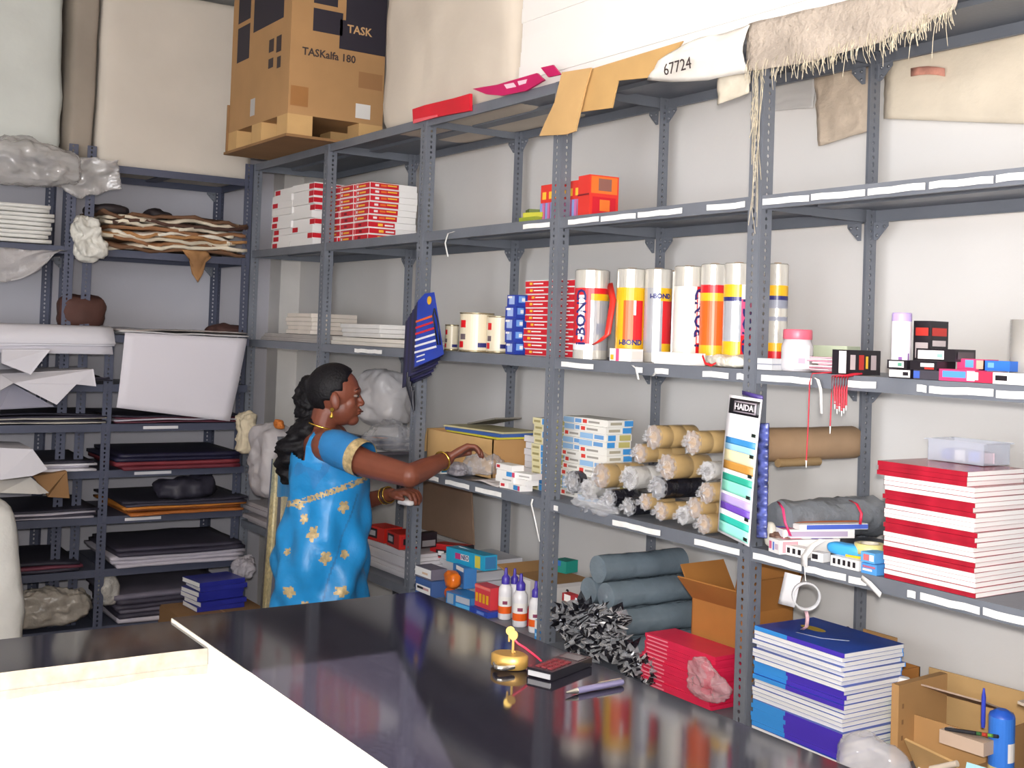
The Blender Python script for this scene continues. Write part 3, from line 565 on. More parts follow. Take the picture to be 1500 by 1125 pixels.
def roll_col(kind):
    def f(p, z):
        if z > .80 or z < .10: return FILM
        if kind == 0:
            if p < -8: return CW if z < .17 else (CRr if (p < -38 or p > -16 or z > .72) else CRr)
            return CRr if z > .735 else CY if z > .66 else (CG if (.28 < z < .5 and p > 15 and int(z*60) % 2) else CS)
        if kind == 1: return CY if z > .66 or z < .22 else (CY if p < -40 or p > 40 else (CO if p < 5 else CW if p < 14 and z > .5 else CRr))
        if kind == 2: return (CY if z > .66 and p > 0 else CS if p < 10 else CRr if z > .2 else CY)
        if kind == 3: return FILMW if p < 20 else CRr
        if kind == 4: return CRr if z > .72 else CY if z > .62 or z < .2 else (CO if p < 40 else CY)
        if kind == 5: return (CY if z > .68 else CN if z > .64 else CS if z > .25 else CY) if p < 5 else (CW if z > .66 else CPK if z > .3 else CRr)
        return CY if z > .70 else CN if z > .66 else CRr if z < .16 else CY if z < .26 else (CG if int(z*70) % 3 == 0 and z > .4 else FILM)
    return f
def lam_roll(px, wpx, Y, h, kind, lab, txt=None):
    p = spot(px, Y, Z4+.001); r = wpx*dist(p)/FPX/2
    t = thing('laminate_film_roll', lab, 'film roll', p, 0, 'adhesive film rolls standing on the third shelf')
    mb = MB(); rows = [0, .10, .17, .2, .22, .25, .28, .31, .34, .37, .40, .43, .46, .50, .58, .64, .66, .68, .70, .72, .735, .80, .98, 1.0]
    printed_cyl(mb, r, 0, h, roll_col(kind), rows); mb.build('printed_wrap', t)
    mb = MB(); mb.lathe([(r*.99, h), (r*.93, h+.003), (r*.35, h+.003), (r*.33, h-.02)], FILM, 28, cap=False); mb.build('film_end', t)
    mb = MB(); mb.lathe([(r*.33, h-.03), (r*.33, h+.006), (r*.27, h+.006), (r*.27, h-.03)], CARD, 18, cap=False); mb.build('core_tube', t)
    if txt:
        if txt[0] == 'v': 
            mb = MB(); n = 6; w_ = math.radians(24)
            for i in range(n):
                a0 = PHI+math.radians(txt[1])-w_/2+w_*i/n; a1 = a0+w_/n; e = r+.0005
                mb.faces([(e*math.cos(a0), e*math.sin(a0), h*txt[4]), (e*math.cos(a1), e*math.sin(a1), h*txt[4]), (e*math.cos(a1), e*math.sin(a1), h*txt[5]), (e*math.cos(a0), e*math.sin(a0), h*txt[5])], [(0, 1, 2, 3)], CW if kind != 5 else CPK, True)
            if kind == 0 or kind == 3: pass
            mb.build('name_panel', t); wrap_text('i-BOND', CN, txt[2], r+.0008, txt[1], h*(txt[4]+txt[5])/2, t, txt[3], .0012)
        else: wrap_text('i-BOND', CN, txt[2], r, txt[1], h*txt[3], t, 0, .001)
    return t
lam_roll(864, 51, .07, .283, 0, 'film roll with upright lettering nearest the red carton stack', ('v', -38, .052, 1, .22, .72))
lam_roll(922, 44, .11, .285, 1, 'yellow and orange film roll, second from the red carton stack', ('h', -5, .022, .20))
lam_roll(961, 40, .15, .285, 2, 'film roll with horizontal lettering on a yellow band', ('h', 5, .020, .71))
lam_roll(984, 30, .26, .285, 2, 'film roll mostly hidden behind the plain clear roll')
lam_roll(1006, 44, .11, .285, 3, 'plain clear film roll with upright lettering on its right side', ('v', 40, .05, 1, .22, .74))
lam_roll(1043, 40, .13, .29, 4, 'red-topped orange film roll between the clear roll and the post', None)
lam_roll(1078, 42, .08, .285, 5, 'film roll with pink panel of upside-down lettering by the post', ('v', 30, .046, -1, .15, .62))
lam_roll(1135, 32, .14, .285, 6, 'film roll with yellow top and small print right of the tall front post')
# red and yellow twisted plastic strip between the first two rolls
mb = MB(); p = [pY(893, 415, .10), pY(898, 440, .08), pY(893, 470, .07), pY(890, 490, .06), pY(878, 500, .045), pY(862, 508, .04)]; mb.strip(p, (.018, .01, .004), MF('d8342a', .3)); mb.build('torn_wrapper_strip', label='torn red wrapper strip curling between the first two film rolls', cat='wrapper')
# small boxes in front of the rolls
def sbox(name, lab, cat, px, Y, z, a, b, c, rot, mat, dec=(), group=None):
    mb = MB(); pbox(mb, a, b, c, mat, dec); return mb.build(name, None, spot(px, Y, z), rot, lab, cat, group)
sbox('small_white_box', 'small white box with pink band in front of the orange film roll', 'box', 917, .035, Z4+.001, .095, .05, .038, .05, FWT, [('-y', .3, 0, .45, 1, CPK), ('-y', .05, .1, .2, .5, CY), ('+x', .1, .2, .9, .8, MF('e8e0d8'))])
sbox('white_carton_box', 'long white box lying before the plain clear film roll', 'box', 995, .03, Z4+.001, .15, .06, .034, 0, FWT, [('-y', .05, .1, .9, .9, MF('e4e2e4')), ('+x', .1, .1, .9, .9, MF('f2f0ee'))])
mb = MB(); softbox(mb, (0, 0, .017), (.075, .03, .017), M('dcd6c8', .3, var=.15, bump=.6), 3, .012, 14, 3); mb.strip([(-.07, -.034, .03), (-.055, -.036, .008), (-.03, -.037, .004), (-.015, -.036, .01)], (0, .004, .006), CRr); mb.build('packing_scraps', loc=spot(1068, .03, Z4+.001), label='clear packing scraps with a red tie by the tall post', cat='packing')
# tins
def tin(px, wpx, hpx, Y, lab):
    p = spot(px, Y, Z4+.001); d = dist(p); r = wpx*d/FPX/2; h = hpx*d/FPX
    t = thing('paint_tin', lab, 'tin', p, 0, 'cream tins on the third shelf')
    def cf(a, z):
        if .62 < z < .82 and -62 < a < -38: return CRr
        if .08 < z < .25 and -70 < a < -50: return CRr
        if .10 < z < .22 and 5 < a < 60: return CN
        if .3 < z < .45 and -62 < a < -42: return MF('6a5a60')
        return MF('ded2b8', .35)
    mb = MB(); printed_cyl(mb, r, .004, h-.004, cf, [0, .08, .10, .22, .25, .3, .45, .62, .7, .82, 1.0], 40); mb.build('tin_body', t)
    mb = MB(); G = M('c9b896', .25, .7, var=.03)
    mb.lathe([(r*1.0, h-.006), (r*1.03, h-.003), (r*1.03, h), (r*.96, h), (r*.95, h-.005), (0.001, h-.005)], G, 32, cap=False); mb.build('lid', t)
    mb = MB(); mb.lathe([(r*.99, 0), (r*1.03, .001), (r*1.03, .005), (r*1.0, .007)], G, 32); mb.build('rim', t)
    return t
tin(697, 50, 57, .10, 'largest cream tin with red mark, middle of the three'); tin(661, 20, 38, .085, 'small cream tin on the left of the large tin'); tin(730, 36, 54, .13, 'cream tin half hidden by the blue boxes')
# blue bulb boxes and red cartons
BX = MF('2a3f9e', .4); BX2 = MF('3a6fc0', .4)
bd = [('-y', .2, .2, .75, .9, MF('9fb2dc')), ('-y', .1, .72, .5, .9, FWT), ('+x', .1, .35, .6, .9, MF('6f9ad8')), ('+x', .35, .45, .6, .75, FWT)]
boxrow('blue_bulb_box', 'small blue box with bulb picture left of the red boxes', 'box', 'blue boxes on the third shelf', .062, .055, .0415, BX, bd, [(1.462+rnd.uniform(-.003, .003), .078+rnd.uniform(-.004, .004), Z4+.001+i*.042, rnd.uniform(-.06, .06), 0, nth(i, 5)) for i in range(5)])
rd = [('-y', .0, .06, 1, .9, FRD), ('-y', .18, .35, .30, .7, FYL), ('-y', .34, .42, .75, .6, FWT), ('-y', 0, .9, 1, 1, FWT), ('+x', .1, .1, .95, .9, FRD), ('+x', .3, .4, .6, .6, FWT)]
boxrow('red_carton_box', 'flat red carton left of the film rolls', 'box', 'red cartons on the third shelf', .142, .08, .0228, FWT, rd, [(1.612+j*.146+rnd.uniform(-.004, .004), .10+rnd.uniform(-.004, .004), Z4+.001+i*.0235, rnd.uniform(-.02, .02), 0, ['left', 'right'][j]+' column, '+nth(i, 11)) for i in range(11) for j in range(2)])
# white notepads and papers, bay behind the woman's head
CP = M('d9cfc4', .8, var=.05); WPp = M('dcd9d6', .8, var=.04)
def block(name, lab, x0, x1, y0, y1, z, h, n, mat, cat='notepad', jit=.006, group=None):
    t = thing(name, lab, cat, ((x0+x1)/2, (y0+y1)/2, z), 0, group)
    for i in range(n):
        a = (x1-x0)/2; b = (y1-y0)/2; mb = MB(); j1, j2 = rnd.uniform(-jit, jit), rnd.uniform(-jit, jit); mb.box(-a+j1, a+j1, -b+j2, b+j2, i*h/n, (i+.93)*h/n, mat); mb.build('pad', t, rot=rnd.uniform(-.03, .03))
    return t
block('pale_booklet_stack', 'stack of pale pinkish booklets behind the second front post', -.55, -.25, .06, .30, Z4+.04, .10, 5, CP)
block('paper_bundle', 'grey-white loose paper bundle under the pale booklets', -.80, -.05, .03, .35, Z4+.001, .036, 4, M('aaa4a0', .8, var=.08), 'paper', .02)
block('white_pad_stack', 'stack of white pads right of the second front post', -.08, .30, .14, .36, Z4+.036, .06, 3, WPp)
block('long_pad', 'long white pad lying along the third shelf front', .01, .85, .046, .36, Z4+.001, .033, 2, M('d6d0c6', .8, var=.04), 'notepad', .008)
# blister cards on the first middle post
t = thing('blister_card_bunch', 'bunch of blue blister cards with black cutters hanging on a post', 'blister cards'); BLU = M('1f3fae', .35, var=.1)
def cardq(q, Y, mat, name, th=.0012, par=t):
    P = [pY(x, y, Y) for x, y in q]; Q = [p_+Vector((0, th, 0)) for p_ in P]; mb = MB(); mb.poly(P, mat); mb.poly(list(reversed(Q)), mat)
    for i in range(len(P)): j = (i+1) % len(P); mb.poly([P[j], P[i], Q[i], Q[j]], mat)
    return mb.build(name, par)
CQ = [(612, 441), (622, 430), (636, 428), (650, 519), (640, 524), (607, 538)]
for i in range(6): cardq([(x-3.2*i-2, y+5.5*i+3) for x, y in CQ], -.034+.005*i, M('23233c', .4, var=.15) if i % 2 else M('2c2a55', .4, var=.1), 'card')
fc = cardq(CQ, -.045, BLU, 'card')
for i in range(6):
    y0 = 462+i*9; cardq([(609-.4*i, y0+8), (634+1.6*i*.6, y0-1), (634.6+1.6*i*.6, y0+2), (609-.4*i, y0+11)], -.0465, [CO, CRr, CRr, CW, CW, CW][i], 'print_line', .0004)
for i in range(3): cardq([(610, 515+i*7), (622, 511+i*7), (622, 513+i*7), (610, 517+i*7)], -.0465, CW, 'print_line', .0004)
p0 = pY(629, 440, -.047); mb = MB(); mb.lathe([(.016, 0), (.016, .001)], CY, 20, Matrix.Translation(p0) @ Matrix.Rotation(math.pi/2, 4, 'X')); mb.build('yellow_badge', t)
mb = MB(); mb.tube([pY(636, 452, -.05), pY(641, 470, -.05), pY(645, 505, -.05), pY(641, 505, -.05), pY(634, 462, -.05), pY(636, 452, -.05)], .003, M('16161e', .4, var=0), 6); mb.build('cutter_handle', t)
for i in range(5): mb = MB(); q0 = pY(597+i*2, 545+i*7, -.02-.003*i); mb.tube([q0, q0+Vector((.004, 0, -.05)), q0+Vector((.012, 0, -.075))], [.006, .008, .004], M('1b1b26', .45, var=0), 7); mb.build('cutter_handle', t)
# jar
p = spot(1167, .07, Z4+.001); r = 46*dist(p)/FPX/2
t = thing('plastic_jar', 'round clear jar of white tags with a pink lid', 'jar', p)
mb = MB(); mb.lathe([(r*.92, 0), (r, .008), (r, .065), (r*.85, .078), (r*.85, .085)], M('e4e0e4', .15, var=.05, alpha=.75, spec=.8), 28); mb.build('jar_body', t)
mb = MB(); mb.lathe([(r*.9, .082), (r*.92, .084), (r*.92, .104), (r*.88, .108), (.001, .108)], M('e0667a', .35, var=.05), 28, cap=False); mb.build('lid', t)
mb = MB(); mb.box(-r*.45, r*.5, -r*.62, -r*.5, .006, .066, FWT, Matrix.Rotation(PHI+math.pi/2, 4, 'Z') @ Matrix.Translation((0, -r*.48, 0))); mb.build('paper_label', t)
mb = MB(); mb.box(-r*.2, r*.25, -r*.625, -r*.62, .02, .034, MF('e8a0b0'), Matrix.Rotation(PHI+math.pi/2, 4, 'Z') @ Matrix.Translation((0, -r*.48, 0))); mb.build('label_print', t)
sbox('grey_notepad', 'small grey pads left of the pink-lidded jar', 'notepad', 1131, .03, Z4+.001, .05, .06, .03, .05, M('c9c9cc', .7, var=.05), [('+x', 0, .45, 1, .55, CG), ('-y', 0, .45, 1, .55, CG)])
mb = MB(); mb.cbox((0, 0, .02), (.05, .035, .02), M('c6d0b4', .3, var=.08, alpha=.85)); mb.build('green_clear_pack', loc=spot(1225, .22, Z4+.03), rot=.2, label='pale green clear pack behind the pink cards', cat='packet')
t = thing('pink_card_pile', 'untidy pile of pale pink cards between jar and black box', 'cards', spot(1222, .10, Z4+.001))
for i in range(9): mb = MB(); mb.cbox((rnd.uniform(-.012, .012), rnd.uniform(-.02, .02), .004+i*.0042), (.045, .05, .0016), M(['e0a8b4', 'e8c8cc', 'd890a4', 'e6dcdc'][i % 4], .5, var=.06), Matrix.Rotation(rnd.uniform(-.5, .5), 3, 'Z')); mb.build('card', t)
# red lanyards
RS = M('d0283c', .5, var=.1)
def cord(name, lab, pts, Y, tip, rad=.0016):
    t = thing(name, lab, 'cord', group='red corded tags hanging from the third shelf'); P = [pY(x, y, Y) for x, y in pts]; P[0] += Vector((0, .05, 0)); mb = MB(); mb.tube(P, rad, RS, 6); mb.build('cord', t)
    mb = MB(); e = P[-1]; mb.tube([e+Vector((0, 0, .006)), e+Vector((0, 0, -.012))], [.0022, .0012], FWT, 6); mb.build('tip', t)
cord('corded_tag', 'longest red cord hanging left of the white tag', [(1200, 545), (1190, 547), (1186, 560), (1184, 620), (1181, 678)], -.012, 1)
cord('corded_tag', 'red cord with white tip left of the red bunch', [(1225, 546), (1219, 551), (1218, 580), (1216, 628)], -.012, 1)
for i in range(6): cord('corded_tag', ['leftmost', 'second', 'third', 'fourth', 'fifth', 'rightmost'][i]+' short red cord in the bunch below the pink cards', [(1232+i*2, 547), (1222+i*4, 552), (1222+i*3.6, 570), (1223+i*3.3, 592+(i*7) % 11)], -.012-.002*(i % 3), 1, .0024)
mb = MB(); mb.strip([pY(1192, 553, -.008), pY(1198, 556, -.01), pY(1202, 570, -.012), pY(1203, 606, -.01)], (.009, 0, 0), FWT); mb.build('paper_tag', label='white paper tag strip hanging beside the long red cord', cat='tag')
# black boxes etc at right
FBK = MF('211c22', .35); FBR = MF('b8342c', .4)
sbox('black_printed_box', 'black box with red print standing right of the red cords', 'box', 1254, .075, Z4+.001, .045, .125, .06, 0, FBK, [('+x', .1, .2, .25, .8, MF('c8b8b8')), ('+x', .35, .2, .5, .8, FBR), ('+x', .55, .25, .62, .75, FYL), ('+x', .7, .2, .86, .8, MF('b8a8a8')), ('-y', .5, .05, 1, .95, FWT)])
p = spot(1319, .06, Z4+.001); r = 28*dist(p)/FPX/2
t = thing('talc_tube', 'white upright tube with lilac cap and purple flowers', 'tube', p)
mb = MB(); printed_cyl(mb, r, 0, .135, lambda a, z: MF('8a5aa0') if (.30 < z < .36 and -35 < a < -15) or (.24 < z < .42 and 20 < a < 34) else (MF('cfc2e0') if z < .22 else MF('ece8f0', .35)), [0, .1, .22, .24, .3, .36, .42, 1], 32); mb.build('tube_body', t)
mb = MB(); mb.lathe([(r*1.02, .132), (r*1.02, .148), (r*.96, .152), (.001, .152)], M('b9a2dc', .35, var=.03), 28, cap=False); mb.build('cap', t)
sbox('tall_black_box', 'tall black box with red band standing behind the flat black boxes', 'box', 1362, .13, Z4+.001, .048, .065, .135, -.02, FBK, [('+x', .08, .74, .9, .88, FBR), ('+x', .1, .56, .85, .66, MF('c9bcbc')), ('+x', .25, .44, .75, .52, FWT), ('+x', .1, .30, .85, .40, MF('c9bcbc')), ('-y', .15, .74, .9, .88, FBR), ('-y', .15, .35, .9, .62, MF('b0a4a4'))])
sbox('flat_black_box', 'flat black box with white end label on top of the black row', 'box', 1385, .07, Z4+.043, .10, .08, .028, .05, FBK, [('-y', .05, .15, .72, .85, FWT), ('-y', .55, .3, .68, .6, MF('8fb8b0')), ('+x', .1, .2, .9, .8, MF('5a5458'))])
sbox('black_box', 'black box with barcode label beside the talc tube', 'box', 1326, .03, Z4+.022, .055, .06, .02, 0, FBK, [('-y', .1, .15, .85, .85, FWT), ('-y', .55, .3, .75, .7, MF('5a9a80'))])
sbox('white_end_box', 'black box with white barcode end, lowest beside the talc tube', 'box', 1332, .03, Z4+.001, .06, .07, .0205, 0, FBK, [('-y', .02, .1, .98, .9, FWT), ('-y', .65, .3, .9, .7, FBK)])
sbox('black_red_box', 'black box with white lettering and red stripe below the flat box', 'box', 1366, .035, Z4+.022, .07, .07, .021, .03, FBK, [('-y', .4, .35, .9, .75, FWT), ('-y', .55, .1, .9, .3, FBR)])
sbox('blue_capped_box', 'dark box with blue edge under the black and red box', 'box', 1368, .03, Z4+.001, .065, .06, .0205, .04, MF('3a3640'), [('-y', .0, .1, .25, .9, MF('3a5ab0'))])
sbox('pink_blue_box', 'pink box with blue cloud print, front row at right', 'box', 1410, .03, Z4+.001, .085, .05, .026, .1, MF('d23a6a', .4), [('-y', .1, .3, .75, .85, MF('4a8ad8')), ('-y', .78, .1, 1, .9, FWT)])
sbox('pink_gift_box', 'pink box with blue balloon print behind the cloud box', 'box', 1432, .08, Z4+.027, .07, .05, .024, 0, MF('d84070', .4), [('-y', .3, .2, .6, .9, MF('5a9ae0')), ('-y', .7, .1, .95, .9, MF('c8a890'))])
sbox('blue_gift_box', 'bright blue box beside the pink balloon box', 'box', 1466, .08, Z4+.027, .075, .05, .022, 0, MF('2f6ed0', .4), [('-y', .3, .3, .5, .8, MF('6aa4ea'))])
sbox('red_pack', 'red pack right of the pink cloud box', 'box', 1448, .03, Z4+.001, .055, .045, .024, -.08, MF('cc3050', .4), [('-y', .1, .2, .35, .9, FWT)])
sbox('white_black_pack', 'white pack with black stripe at the right edge of the third shelf', 'box', 1490, .02, Z4+.001, .075, .06, .024, 0, FWT, [('-y', .08, .3, .45, .75, FBK), ('+x', .1, .3, .9, .7, MF('d0ccd0'))])
p = spot(1503, .12, Z4+.001); mb = MB(); mb.lathe([(.035, 0), (.035, .14), (.031, .14), (.031, .004)], M('b8b4ae', .1, var=0, alpha=.55, spec=.9), 28, Matrix.Translation(p), cap=False); mb.build('glass_jar', label='greyish glass jar cut off by the right edge', cat='jar')
# paper tags stuck to shelf lips
def tag_strip(lab, pts, Y=-.008, w=.009): mb = MB(); mb.strip([pY(x, y, Y) for x, y in pts], (w, 0, 0), LAB); mb.build('peeling_label', label=lab, cat='label')
tag_strip('peeling white label curling below the second shelf lip', [(666, 339), (656, 342), (652, 356), (656, 376)])
tag_strip('peeling white label below the film rolls, left one', [(926, 535), (932, 540), (935, 556)]); tag_strip('peeling white label below the film rolls, right one', [(972, 540), (962, 544), (956, 551)])
tag_strip('long white paper strip hanging below the fourth shelf by the post', [(780, 731), (778, 738), (783, 760), (790, 793)])
# ------------------------------------------------------------------ fourth shelf (Z3)
def blob(name, lab, cat, px, py, Y, h, mat, k=3.0, amp=.02, fs=8, sd=0, ridge=.5, nu=36, nv=22, group=None):
    mb = MB(); softbox(mb, pY(px, py, Y), h, mat, k, amp, fs, sd, nu, nv, ridge=ridge); return mb.build(name, label=label_(lab), cat=cat, group=group)
def label_(s): return s
CLO = M('cdbfa4', .85, var=.1, scale=10, bump=.3, bscale=20); SKW = M('b9b3b4', .6, var=.06, scale=5, bump=.4, bscale=12); CLR = M('e4e4e8', .1, var=0, alpha=.32, spec=1.0); CLRG = M('d0d0d6', .1, var=0, alpha=.30, spec=1.0)
blob('cream_cloth', 'cream cloth hanging over the shelf corner beside the left rack', 'cloth', 360, 636, -.04, (.045, .045, .10), CLO, 3, .025, 9, 2)
blob('white_sack', 'greyish white sack sagging off the fourth shelf behind the woman', 'sack', 398, 676, .03, (.13, .09, .175), SKW, 4, .025, 6, 5)
blob('orange_scrap', 'small orange wrapper scrap on the sagging white sack', 'wrapper', 409, 622, .0, (.03, .02, .022), MF('c4702c'), 3, .01, 14, 6)
blob('white_carry_bag', 'crumpled white carry bag just right of the woman\'s face', 'bag', 562, 584, .27, (.17, .10, .13), M('cfccce', .3, var=.06, alpha=.8), 3.0, .024, 7, 7, ridge=.5)
t = thing('magazine_pile', 'dark blue magazines on a low pile in front of the white carry bag', 'magazines', spot(552, .14, Z3+.001))
for i in range(5):
    mb = MB(); mb.cbox((rnd.uniform(-.02, .02), rnd.uniform(-.01, .01), .006+i*.0125), (.12, .09, .0058), [MF('5f5a62'), PAPERG, MF('2f3550'), MF('8a8288'), MF('232c48')][i], Matrix.Rotation(rnd.uniform(-.25, .25), 3, 'Z')); mb.build('magazine', t)
mb = MB(); mb.cbox((.04, -.01, .066), (.03, .02, .001), MF('b86a3a'), Matrix.Rotation(.4, 3, 'Z')); mb.build('cover_picture', t)
blob('clear_bag_heap', 'heap of grey clear plastic bags behind the woman\'s arm', 'plastic bag', 572, 640, .08, (.14, .07, .06), CLRG, 2.8, .03, 10, 9)
# brown carton with flaps
c0 = spot(655, .18, Z3+.001)
t = thing('brown_carton', 'open brown carton behind the woman\'s reaching arm', 'carton', (1.06, .22, Z3+.001))
mb = MB(); a, b, h = .24, .12, .145
mb.box(-a, a, -b, -b+.004, 0, h, CARDL); mb.box(-a, a, b-.004, b, 0, h, CARDL); mb.box(-a, -a+.004, -b, b, 0, h, CARD); mb.box(a-.004, a, -b, b, 0, h, CARD); mb.box(-a, a, -b, b, 0, .004, CARDD); mb.build('box_body', t)
mb = MB(); mb.cbox((-a-.02, 0, h-.045), (.003, b, .05), CARDL, Matrix.Rotation(.35, 3, 'Y')); mb.build('flap', t)
t = thing('yellow_blue_books', 'two yellow-edged blue books lying on the brown carton', 'books', (1.13, .20, Z3+.148))
for i, (mt, z0, z1) in enumerate([(MF('c8bc3a', .5), 0, .007), (MF('3a5a9a', .5), .0075, .02), (MF('b8b088', .5), .0205, .027)]): mb = MB(); mb.box(-.18, .18, -.09, .09, z0, z1, mt); mb.build('book', t, rot=.06*i)
mb = MB(); mb.cbox((0, 0, 0), (.10, .06, .003), MF('77726a'), Matrix.Rotation(-.18, 3, 'Y')); mb.build('grey_folder', loc=(1.12, .22, Z3+.20), label='thin grey folder tilted on the yellow-blue books', cat='folder')
block('paper_ream_stack', 'white paper reams standing right of the brown carton', 1.33, 1.50, .22, .42, Z3+.001, .165, 7, M('d8d6da', .8, var=.04), 'paper ream', .008)
t = thing('glue_stick_box', 'small white box with blue side at the shelf edge under the hand', 'box', spot(648, .03, Z3+.001)); mb = MB(); pbox(mb, .045, .045, .05, FWT, [('+x', .1, .1, .9, .9, MF('3a8ab0')), ('-y', .1, .6, .9, .9, MF('d8c8c8'))]); mb.build('box_body', t); mb = MB(); mb.lathe([(.008, .05), (.008, .062), (.003, .064)], FWT, 10); mb.build('cap', t)
sbox('blue_teal_packet', 'dark packet with teal stripe lying under the reaching hand', 'packet', 672, .07, Z3+.001, .10, .05, .03, .15, MF('5a5a66'), [('-y', .1, .6, .45, .95, MF('3a78a0')), ('-y', .5, .3, .8, .7, MF('2fa0a8')), ('-y', .82, .2, 1, .8, MF('1f1f3a'))])
blob('clear_pouch', 'crumpled clear pouch between the hand and the white boxes', 'plastic bag', 708, 680, .07, (.07, .05, .035), CLRG, 2.8, .025, 14, 12)
blob('grey_pouch', 'grey plastic pouch at the shelf edge below the hand', 'plastic bag', 668, 688, .02, (.06, .03, .022), M('8f8a90', .3, var=.15, bump=.8, bscale=20), 2.8, .015, 14, 13)
mb = MB(); mb.grid(lambda u, v: Vector((1.30+.17*u, .015+.07*v, Z3+.004+.022*u*v+.004*math.sin(u*5))), 8, 5, M('cfc8c6', .4, var=.1, bump=.4), True, .001); mb.build('paper_bag', label='flat pale paper bag lying at the shelf edge before the white boxes', cat='bag')
mb = MB(); mb.cbox((0, 0, .006), (.012, .008, .006), MF('c02838')); mb.build('red_clip', loc=spot(729, .12, Z3+.045), label='tiny red clip on the clear pouch', cat='clip')
FBL = MF('3f8fd0', .4); FGR = MF('b8ae6a', .5); FPKr = MF('d04a6a', .4)
sd_ = [[('-y', .05, .3, .25, .8, MF('c02a34')), ('+x', .2, .2, .6, .8, FWT)], [('-y', .55, .1, .85, .9, FBL), ('-y', .86, .1, 1, .9, FPKr)], [('-y', .4, .35, .9, .6, MF('b0aca8'))]]
boxrow('small_white_carton', 'small white carton in the loose heap by the post', 'box', 'small white cartons on the fourth shelf', .10, .05, .020, FWT, None, [(1.50+rnd.uniform(-.03, .03)+.085*(i % 2), .05+rnd.uniform(-.015, .015), Z3+.001+(i//2)*.0205, rnd.uniform(-.2, .2), i % 3, ['left', 'right'][i % 2]+' side, '+nth(i//2, 4 if i % 2 == 0 else 3)) for i in range(7)], sd_)
# highlighter cartons
hA = [('-y', .0, 0, .45, 1, MF('d6cda2')), ('-y', .06, .3, .4, .65, MF('9a8f60')), ('-y', .5, .05, .8, .95, FBL), ('-y', .8, .2, 1, .8, FPKr), ('+x', 0, .1, .5, .9, FGR), ('+x', .5, .1, 1, .9, FBL)]
hB = [('-y', .06, .25, .22, .8, MF('cf3a2e')), ('-y', .28, .35, .7, .65, MF('9a958e')), ('+x', .1, .3, .55, .7, MF('a8a08c')), ('+x', .65, .1, 1, .9, FBL)]
hC = [('-y', .0, .1, .5, .9, MF('8fb4d8')), ('-y', .55, .2, .9, .8, MF('6a9acc')), ('+x', .05, .1, .35, .9, FBL), ('+x', .5, .1, .95, .9, FGR)]
def hstack(x0, Y, n, a, vs, lab, sd, rot=.0, c=.0225):
    R = random.Random(sd); boxrow('highlighter_box', lab, 'box', 'highlighter cartons on the fourth shelf', a, .105, c-.0006, MF('e4e1da', .5), None, [(x0+R.uniform(-.004, .004), Y+R.uniform(-.005, .005), Z3+.001+i*c, rot+R.uniform(-.03, .03), R.choice(vs), nth(i, n)) for i in range(n)], [hA, hB, hC])
hstack(1.60, .16, 11, .115, [0], 'highlighter carton in the stack left of the post', 31)
hstack(1.765, .17, 12, .115, [1, 2], 'pale highlighter carton right behind the post', 32, c=.0222)
hstack(1.905, .14, 12, .135, [1, 1, 2, 0], 'highlighter carton next to the brown tape rolls', 33, .03)
# packing tape tubes, axis along the shelf depth
TB = M('b89a6a', .3, var=.12, scale=10, spec=.6); TBD = M('8f6a3c', .35, var=.1); TK = M('1e1d24', .2, var=.2, scale=12, bump=.4, bscale=30, spec=.8); TC = M('c9c6c2', .12, var=.12, bump=.5, bscale=30, alpha=.8, spec=.9)
def tape_tube(px, py, rpx, Y, L, mat, lab, dy=0.0, wrap=True, kind='brown'):
    p = pY(px, py, Y); r = rpx*dist(p)/FPX
    if p.z-r < Z3+.001: p.z = Z3+.001+r
    T = Matrix.Translation(p) @ Matrix.Rotation(dy, 4, 'Z') @ Matrix.Rotation(-math.pi/2, 4, 'X')
    t = thing('packing_tape_tube', lab, 'tape rolls', group=None)
    mb = MB(); n = max(2, int(L/.05)); prof = []
    for i in range(n): z0 = L*i/n; z1 = L*(i+1)/n-.002; prof += [(r*.97, z0), (r, z0+.002), (r, z1-.002), (r*.97, z1)]
    mb.lathe(prof, mat, 24, T, cap=False); mb.build('tape_rolls', t)
    mb = MB(); mb.lathe([(r*.97, 0), (r*.55, -.001), (r*.5, .0)], TBD if kind == 'brown' else mat, 24, T, cap=False); mb.build('tape_face', t)
    mb = MB(); mb.lathe([(r*.5, L), (r*.5, -.002), (r*.43, -.002), (r*.43, L)], CARDL if kind == 'brown' else M('8a8480', .6), 18, T, cap=False); mb.build('core_tube', t)
    if wrap:
        mb = MB(); n2 = 40; rr = [(r*1.01, .006), (r*.98, -.004), (r*.55, -.010), (r*.16, -.012), (r*.10, -.020), (r*.34, -.032)]; vs = []
        for j, (q_, z_) in enumerate(rr):
            for i in range(n2): a_ = 2*math.pi*i/n2; w_ = 1+(.0 if j < 1 else .16)*math.sin(a_*9+j)*(1+.6*noise.noise((i*.7, j, px))); vs.append(T @ Vector((q_*w_*math.cos(a_), q_*w_*math.sin(a_), z_+(.004*math.sin(a_*9) if j > 1 else 0))))
        mb.faces(vs, [(j*n2+i, j*n2+(i+1) % n2, (j+1)*n2+(i+1) % n2, (j+1)*n2+i) for j in range(5) for i in range(n2)], CLR, False); mb.build('wrap_end', t)
    return t
